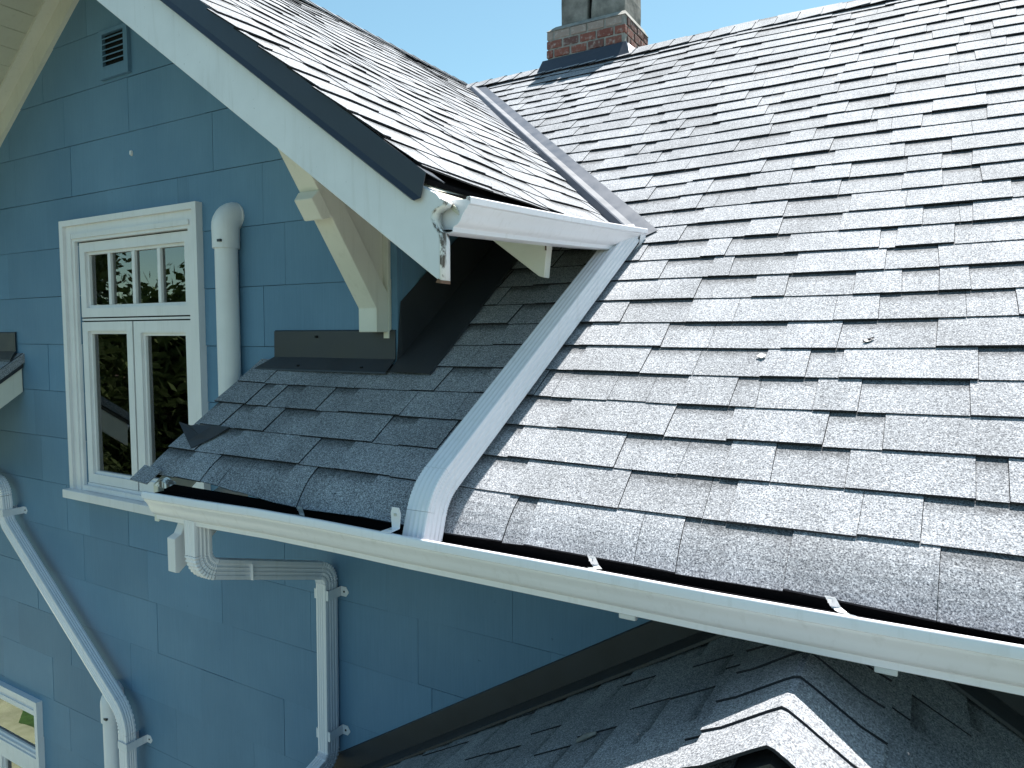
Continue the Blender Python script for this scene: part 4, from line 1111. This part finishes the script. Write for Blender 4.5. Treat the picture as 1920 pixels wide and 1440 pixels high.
# ------------------------------------------------------------------ porch roof below the main gutter
def porch():
    p = empty('porch', (-0.22, -0.5, GROUND), 'small gabled porch with a shingled roof under the main gutter', 'porch')
    XP, ZP = -0.215, -0.752; sl = 0.627; yf = -1.02
    CS = math.cos(math.atan(sl))
    zp = lambda x: ZP - sl * abs(x - XP)
    deck = MB()
    for sg in (1, -1):
        f = lambda d, y, h: Vector((XP + sg * d, y, ZP - sl * d + h))
        deck.hexa([f(0, yf + 0.012, -0.04), f(2.3, yf + 0.012, -0.04), f(2.3, -0.002, -0.04), f(0, -0.002, -0.04)], [f(0, yf + 0.012, -0.014), f(2.3, yf + 0.012, -0.014), f(2.3, -0.002, -0.014), f(0, -0.002, -0.014)])
    roof = deck.build('roof', M['felt'], p)
    rnd = random.Random(21); tabs = []
    for sg in (1, -1):
        n = Vector((sg * sl, 0, 1)).normalized()
        surf = lambda y, q, sg=sg: Vector((XP + sg * q * CS, y, ZP - sl * q * CS))
        for k in range(18):
            q0 = 0.10 + (k + 1) * 0.1445; q1 = q0 - 0.1445       # butt at q0 (lower), top at q1
            if q0 * CS > 2.35: break
            for (a, b, tooth, da, db) in split_tabs(yf - 0.02, -0.07, rnd, 0.10, 0.30):
                a = max(a, yf); b = min(b, -0.055)
                if b - a < 0.02: continue
                H = (3 * T if tooth else 2 * T) + abs(rnd.gauss(0, 0.001)); U = T if tooth else 0
                u = rnd.uniform(0.02, 0.47) if tooth else rnd.uniform(0.53, 0.98)
                h = lambda y, q, H=H, U=U, q0=q0, q1=q1: H + (U - H) * min(1.15, (q0 - q) / (q0 - q1))
                vf = lambda y, q, q0=q0, q1=q1: (q0 - q) / (q0 - q1)
                pl = [(a + 0.001, q0 + rnd.uniform(-0.004, 0.004)), (b - 0.001, q0 + rnd.uniform(-0.003, 0.003)), (b - 0.001, q1 - 0.02), (a + 0.001, q1 - 0.02)]
                m = MB(); top = tab_mesh(m, pl, surf, n, h, T * (2 if tooth else 1), u, vf); tabs.append((screen_area(top), m))
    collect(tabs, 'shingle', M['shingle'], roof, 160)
    # hip-and-ridge caps lapping towards the wall
    y = yf - 0.01; i = 0
    while y < -0.05:
        m = MB(); rows = []; w = 0.175 + rnd.uniform(-0.008, 0.008)
        zz = ZP + 0.018
        y1 = y + 0.235; jl, jr = rnd.uniform(-0.006, 0.006), rnd.uniform(-0.006, 0.006)
        for t in range(2):
            yy = (y, y1)[t]; up = (0.013, 0.003)[t] * 1.0
            row = []
            for d in (-w, -w * 0.72, -w * 0.4, -0.030, -0.006, 0.006, 0.030, w * 0.4, w * 0.72, w):
                h = -sl * max(0, abs(d) - 0.008) + up
                yo = 0.0
                if t == 0 and abs(d) == w: yo = 0.018
                row.append((XP + d * 0.96, yy + yo + (jl if d < 0 else jr), zz + h - 0.004))
            rows.append(row)
        m.grid(rows, smooth=False)
        m.uv = [[(0.1 + 0.35 * ((i * 37) % 10) / 10, 0.3)] * 4 for _ in m.uv]
        cp_ = m.build('ridge_cap', M['shingle'], roof, solid=0.006); cp_.data.materials.append(M['cut_edge']); cp_.modifiers[0].material_offset_rim = 1; y += 0.150; i += 1
    # wall flashing on both sides
    for sg in (1, -1):
        m = MB(); rows = []
        for d in (0.0, 1.1, 2.2):
            z = ZP - sl * d
            rows.append([(XP + sg * d, -0.014, z + 0.135), (XP + sg * d, -0.020, z + 0.13), (XP + sg * d, -0.022, z + 0.028), (XP + sg * d, -0.135, z + 0.024), (XP + sg * d, -0.136, z + 0.014)])
        m.grid(rows, smooth=False); o = m.build('wall_flashing', M['dark'], p, solid=0.002)
    # drip edge, barge boards, gable end
    for sg in (1, -1):
        m = MB(); rows = []
        for d in (0.0, 2.3):
            x = XP + sg * d; z = ZP - sl * d
            rows.append([(x, yf + 0.06, z - 0.008), (x, yf - 0.006, z - 0.006), (x, yf - 0.006, z - 0.060), (x, yf + 0.01, z - 0.066)])
        m.grid(rows, smooth=False); m.build('drip_edge', M['dark'], p, solid=0.003)
        f = lambda d, y, h: Vector((XP + sg * d, y, ZP - sl * d + h))
        poly('barge_board', M['cream'], p, [f(0, yf + 0.02, -0.045), f(2.3, yf + 0.02, -0.045), f(2.3, yf + 0.02, -0.20), f(0, yf + 0.02, -0.20)], (0, 0.03, 0))
    m = MB(); yy = -0.80
    m.prism([(XP - 1.9, yy, GROUND), (XP + 1.9, yy, GROUND), (XP + 1.9, yy, ZP - sl * 1.9 - 0.05), (XP, yy, ZP - 0.05), (XP - 1.9, yy, ZP - sl * 1.9 - 0.05)], (0, 0.08, 0)); m.build('front_wall', M['siding'], p)
    for sg in (1, -1):
        box('side_wall', M['siding'], p, (XP + sg * 1.86 - 0.04, XP + sg * 1.86 + 0.04, -0.72, -0.02, GROUND, ZP - sl * 1.9 - 0.06))
    # pebble of debris on the slope
    m = MB(); q = Vector((-0.78, -0.62, zp(-0.78) + 0.016))
    ring = [(0.010 * math.cos(a * 0.7854), 0.006 * math.sin(a * 0.7854)) for a in range(8)]
    sweep(m, ring, [q, q + Vector((0.022, 0.008, 0.014)), q + Vector((0.05, 0.015, 0.03))], (0, 0, 1), [0.7, 1.1, 0.6])
    tag(m.build('twig', M['mortar']), 'short pale twig lying on the shaded porch roof', 'twig')
porch()

# ------------------------------------------------------------------ left-hand roof end by the window
def side_roof():
    f = lambda x: 2 * XR - x
    m = MB(); off = NM * -0.01
    q = [(-9.2, -0.63, zmain(-0.63)), (f(-2.68), -0.63, zmain(-0.63)), (f(-2.68), 0.0, zmain(0)), (-9.2, 0.0, zmain(0))]
    m.hexa([Vector(p) - NM * 0.045 for p in q], [Vector(p) for p in q])
    q = [(-9.2, 0.0, zmain(0)), (-5.68, 0.0, zmain(0)), (-5.68, RIDGE_Y, zmain(RIDGE_Y)), (-9.2, RIDGE_Y, zmain(RIDGE_Y))]
    m.hexa([Vector(p) - NM * 0.045 for p in q], [Vector(p) for p in q])
    o = m.build('side_roof', M['shingle'], HOUSE); o['label'] = 'end of the left eave beyond the window'
    x = f(-2.66)
    poly('rake_board', M['cream'], HOUSE, [(x - 0.03, -0.60, zmain(-0.6) - 0.06), (x - 0.03, -0.02, zmain(-0.02) - 0.06), (x - 0.03, -0.02, zmain(-0.02) - 0.235), (x - 0.03, -0.60, zmain(-0.60) - 0.235)], (0.03, 0, 0), 0.003)
    poly('rake_drip_edge', M['dark'], HOUSE, [(x + 0.001, -0.64, zmain(-0.64) + 0.004), (x + 0.001, -0.015, zmain(-0.015) + 0.004), (x + 0.001, -0.015, zmain(-0.015) - 0.085), (x + 0.001, -0.64, zmain(-0.64) - 0.085)], (0.006, 0, 0))
    g = empty('gutter', (-7, -0.7, -0.69), 'white gutter of the left eave beyond the window', 'gutter')
    prof = gutter_profile(); m = MB()
    m.grid([[(xx, -0.632 - o_, -0.5765 + h) for o_, h in prof] for xx in (-9.2, -7.5, x - 0.17)], smooth=False); m.build('trough', M['white'], g, solid=0.002)
side_roof()

# ------------------------------------------------------------------ bits on the roof
def bits():
    def rp(x, y, h): return Vector((x, y, zmain(y))) + NM * h
    def at(px, py):
        d = r2 * ((px - 960) / 1330) + d2 * ((py - 720) / 1330) + fwd
        P0 = Vector((0, 0, zmain(0))); t = (P0 - CAM).dot(NM) / d.dot(NM); return CAM + d * t
    c = at(1629, 641); c = c + NM * (sag(c.x, c.y) + 0.002); m = MB()
    U = Vector((1, 0.0, 0)); V = Vector((0, CP, SP))
    rows = []
    for i, w in enumerate((0.0005, 0.006, 0.008, 0.005, 0.0005)):
        t = (i - 2) * 0.009; b = 0.0015 * abs(i - 2)
        ax = (U * 0.8 + V * 0.6); bx = (U * -0.6 + V * 0.8)
        rows.append([c + ax * t + bx * w + NM * (0.010 + b), c + ax * t + NM * (0.005 + b * 0.7), c + ax * t - bx * w + NM * (0.009 + b)])
    m.grid(rows); tag(m.build('dry_leaf', M['navy'], None, solid=0.0008), 'small dark dry leaf lying on the main roof', 'leaf')
    c = at(1428, 668); m = MB(); pts = []
    for i in range(14):
        a = i * 2 * math.pi / 14; r = 0.013 * (0.85 + 0.2 * math.sin(i * 1.9)); pts.append(c + U * (r * 1.15 * math.cos(a)) + V * (r * math.sin(a)) + NM * (0.0105 + sag(c.x, c.y)))
    m.hexa([p - NM * 0.002 for p in pts], pts); tag(m.build('bird_dropping', M['dropping']), 'white bird dropping splashed on the main roof', 'dropping')
bits()

# ------------------------------------------------------------------ trees beyond the lawn, seen mirrored in the panes
def tree(label, x, y, h, r, mat, seed):
    rnd = random.Random(seed)
    t = empty('tree', (x, y, GROUND), label, 'tree', 'trees across the lawn')
    m = MB(); n = 9
    ring = [(math.cos(2 * math.pi * i / n), math.sin(2 * math.pi * i / n)) for i in range(n)]
    path = [Vector((x + 0.25 * math.sin(i * 0.8 + seed), y + 0.2 * math.sin(i * 1.1), GROUND - 0.1 + h * 0.8 * i / 7)) for i in range(8)]
    sweep(m, ring, path, (0, 1, 0), [0.26 - 0.03 * i for i in range(8)])
    clumps = []
    for i in range(12):
        a = i * 2.4 + seed; b = path[3 + i % 4]; L = r * rnd.uniform(0.55, 0.95)
        tip = b + Vector((math.cos(a) * L, math.sin(a) * L, rnd.uniform(0.3, 1.3)))
        sweep(m, ring, [b, (b + tip) / 2 + Vector((0, 0, 0.25)), tip], (0.1, 0.2, 1), [0.10, 0.06, 0.02]); clumps.append((tip, rnd.uniform(0.7, 1.2)))
    m.build('trunk', M['bark'], t)
    for i in range(60):
        a = rnd.uniform(0, 6.28); rr = r * math.sqrt(rnd.random()) * 0.85; zz = GROUND + h * rnd.uniform(0.06, 0.97)
        k = 1 - abs((zz - GROUND) / h - 0.55) * 1.1
        clumps.append((Vector((x + rr * k * math.cos(a), y + rr * k * math.sin(a), zz)), rnd.uniform(0.6, 1.15)))
    lv = MB()
    for c, cr in clumps:
        for i in range(120):
            d = Vector((rnd.gauss(0, 1), rnd.gauss(0, 1), rnd.gauss(0, 0.8))).normalized() * cr * rnd.random() ** 0.4
            p = c + d; u = Vector((rnd.gauss(0, 1), rnd.gauss(0, 1), rnd.gauss(0, 1))).normalized(); v = u.orthogonal().normalized(); s = rnd.uniform(0.10, 0.22)
            lv.face([p - u * s, p + v * s * 0.5, p + u * s, p - v * s * 0.5])
    lv.build('crown', mat, t)
tree('broad green tree mirrored at the right of the transom panes', -16.9, -9.9, 6.9, 2.3, M['leaf_a'], 1)
tree('tall olive tree mirrored at the left of the transom panes', -23.2, -9.6, 10.0, 2.6, M['leaf_b'], 2)
tree('green tree mirrored in the middle of the transom panes', -19.8, -10.8, 6.7, 2.4, M['leaf_a'], 3)
tree('low dark tree mirrored in the lower right pane', -14.6, -8.0, 5.6, 2.0, M['leaf_b'], 4)
tree('low dark tree mirrored in the lower left pane', -18.0, -7.8, 5.7, 2.1, M['leaf_b'], 5)
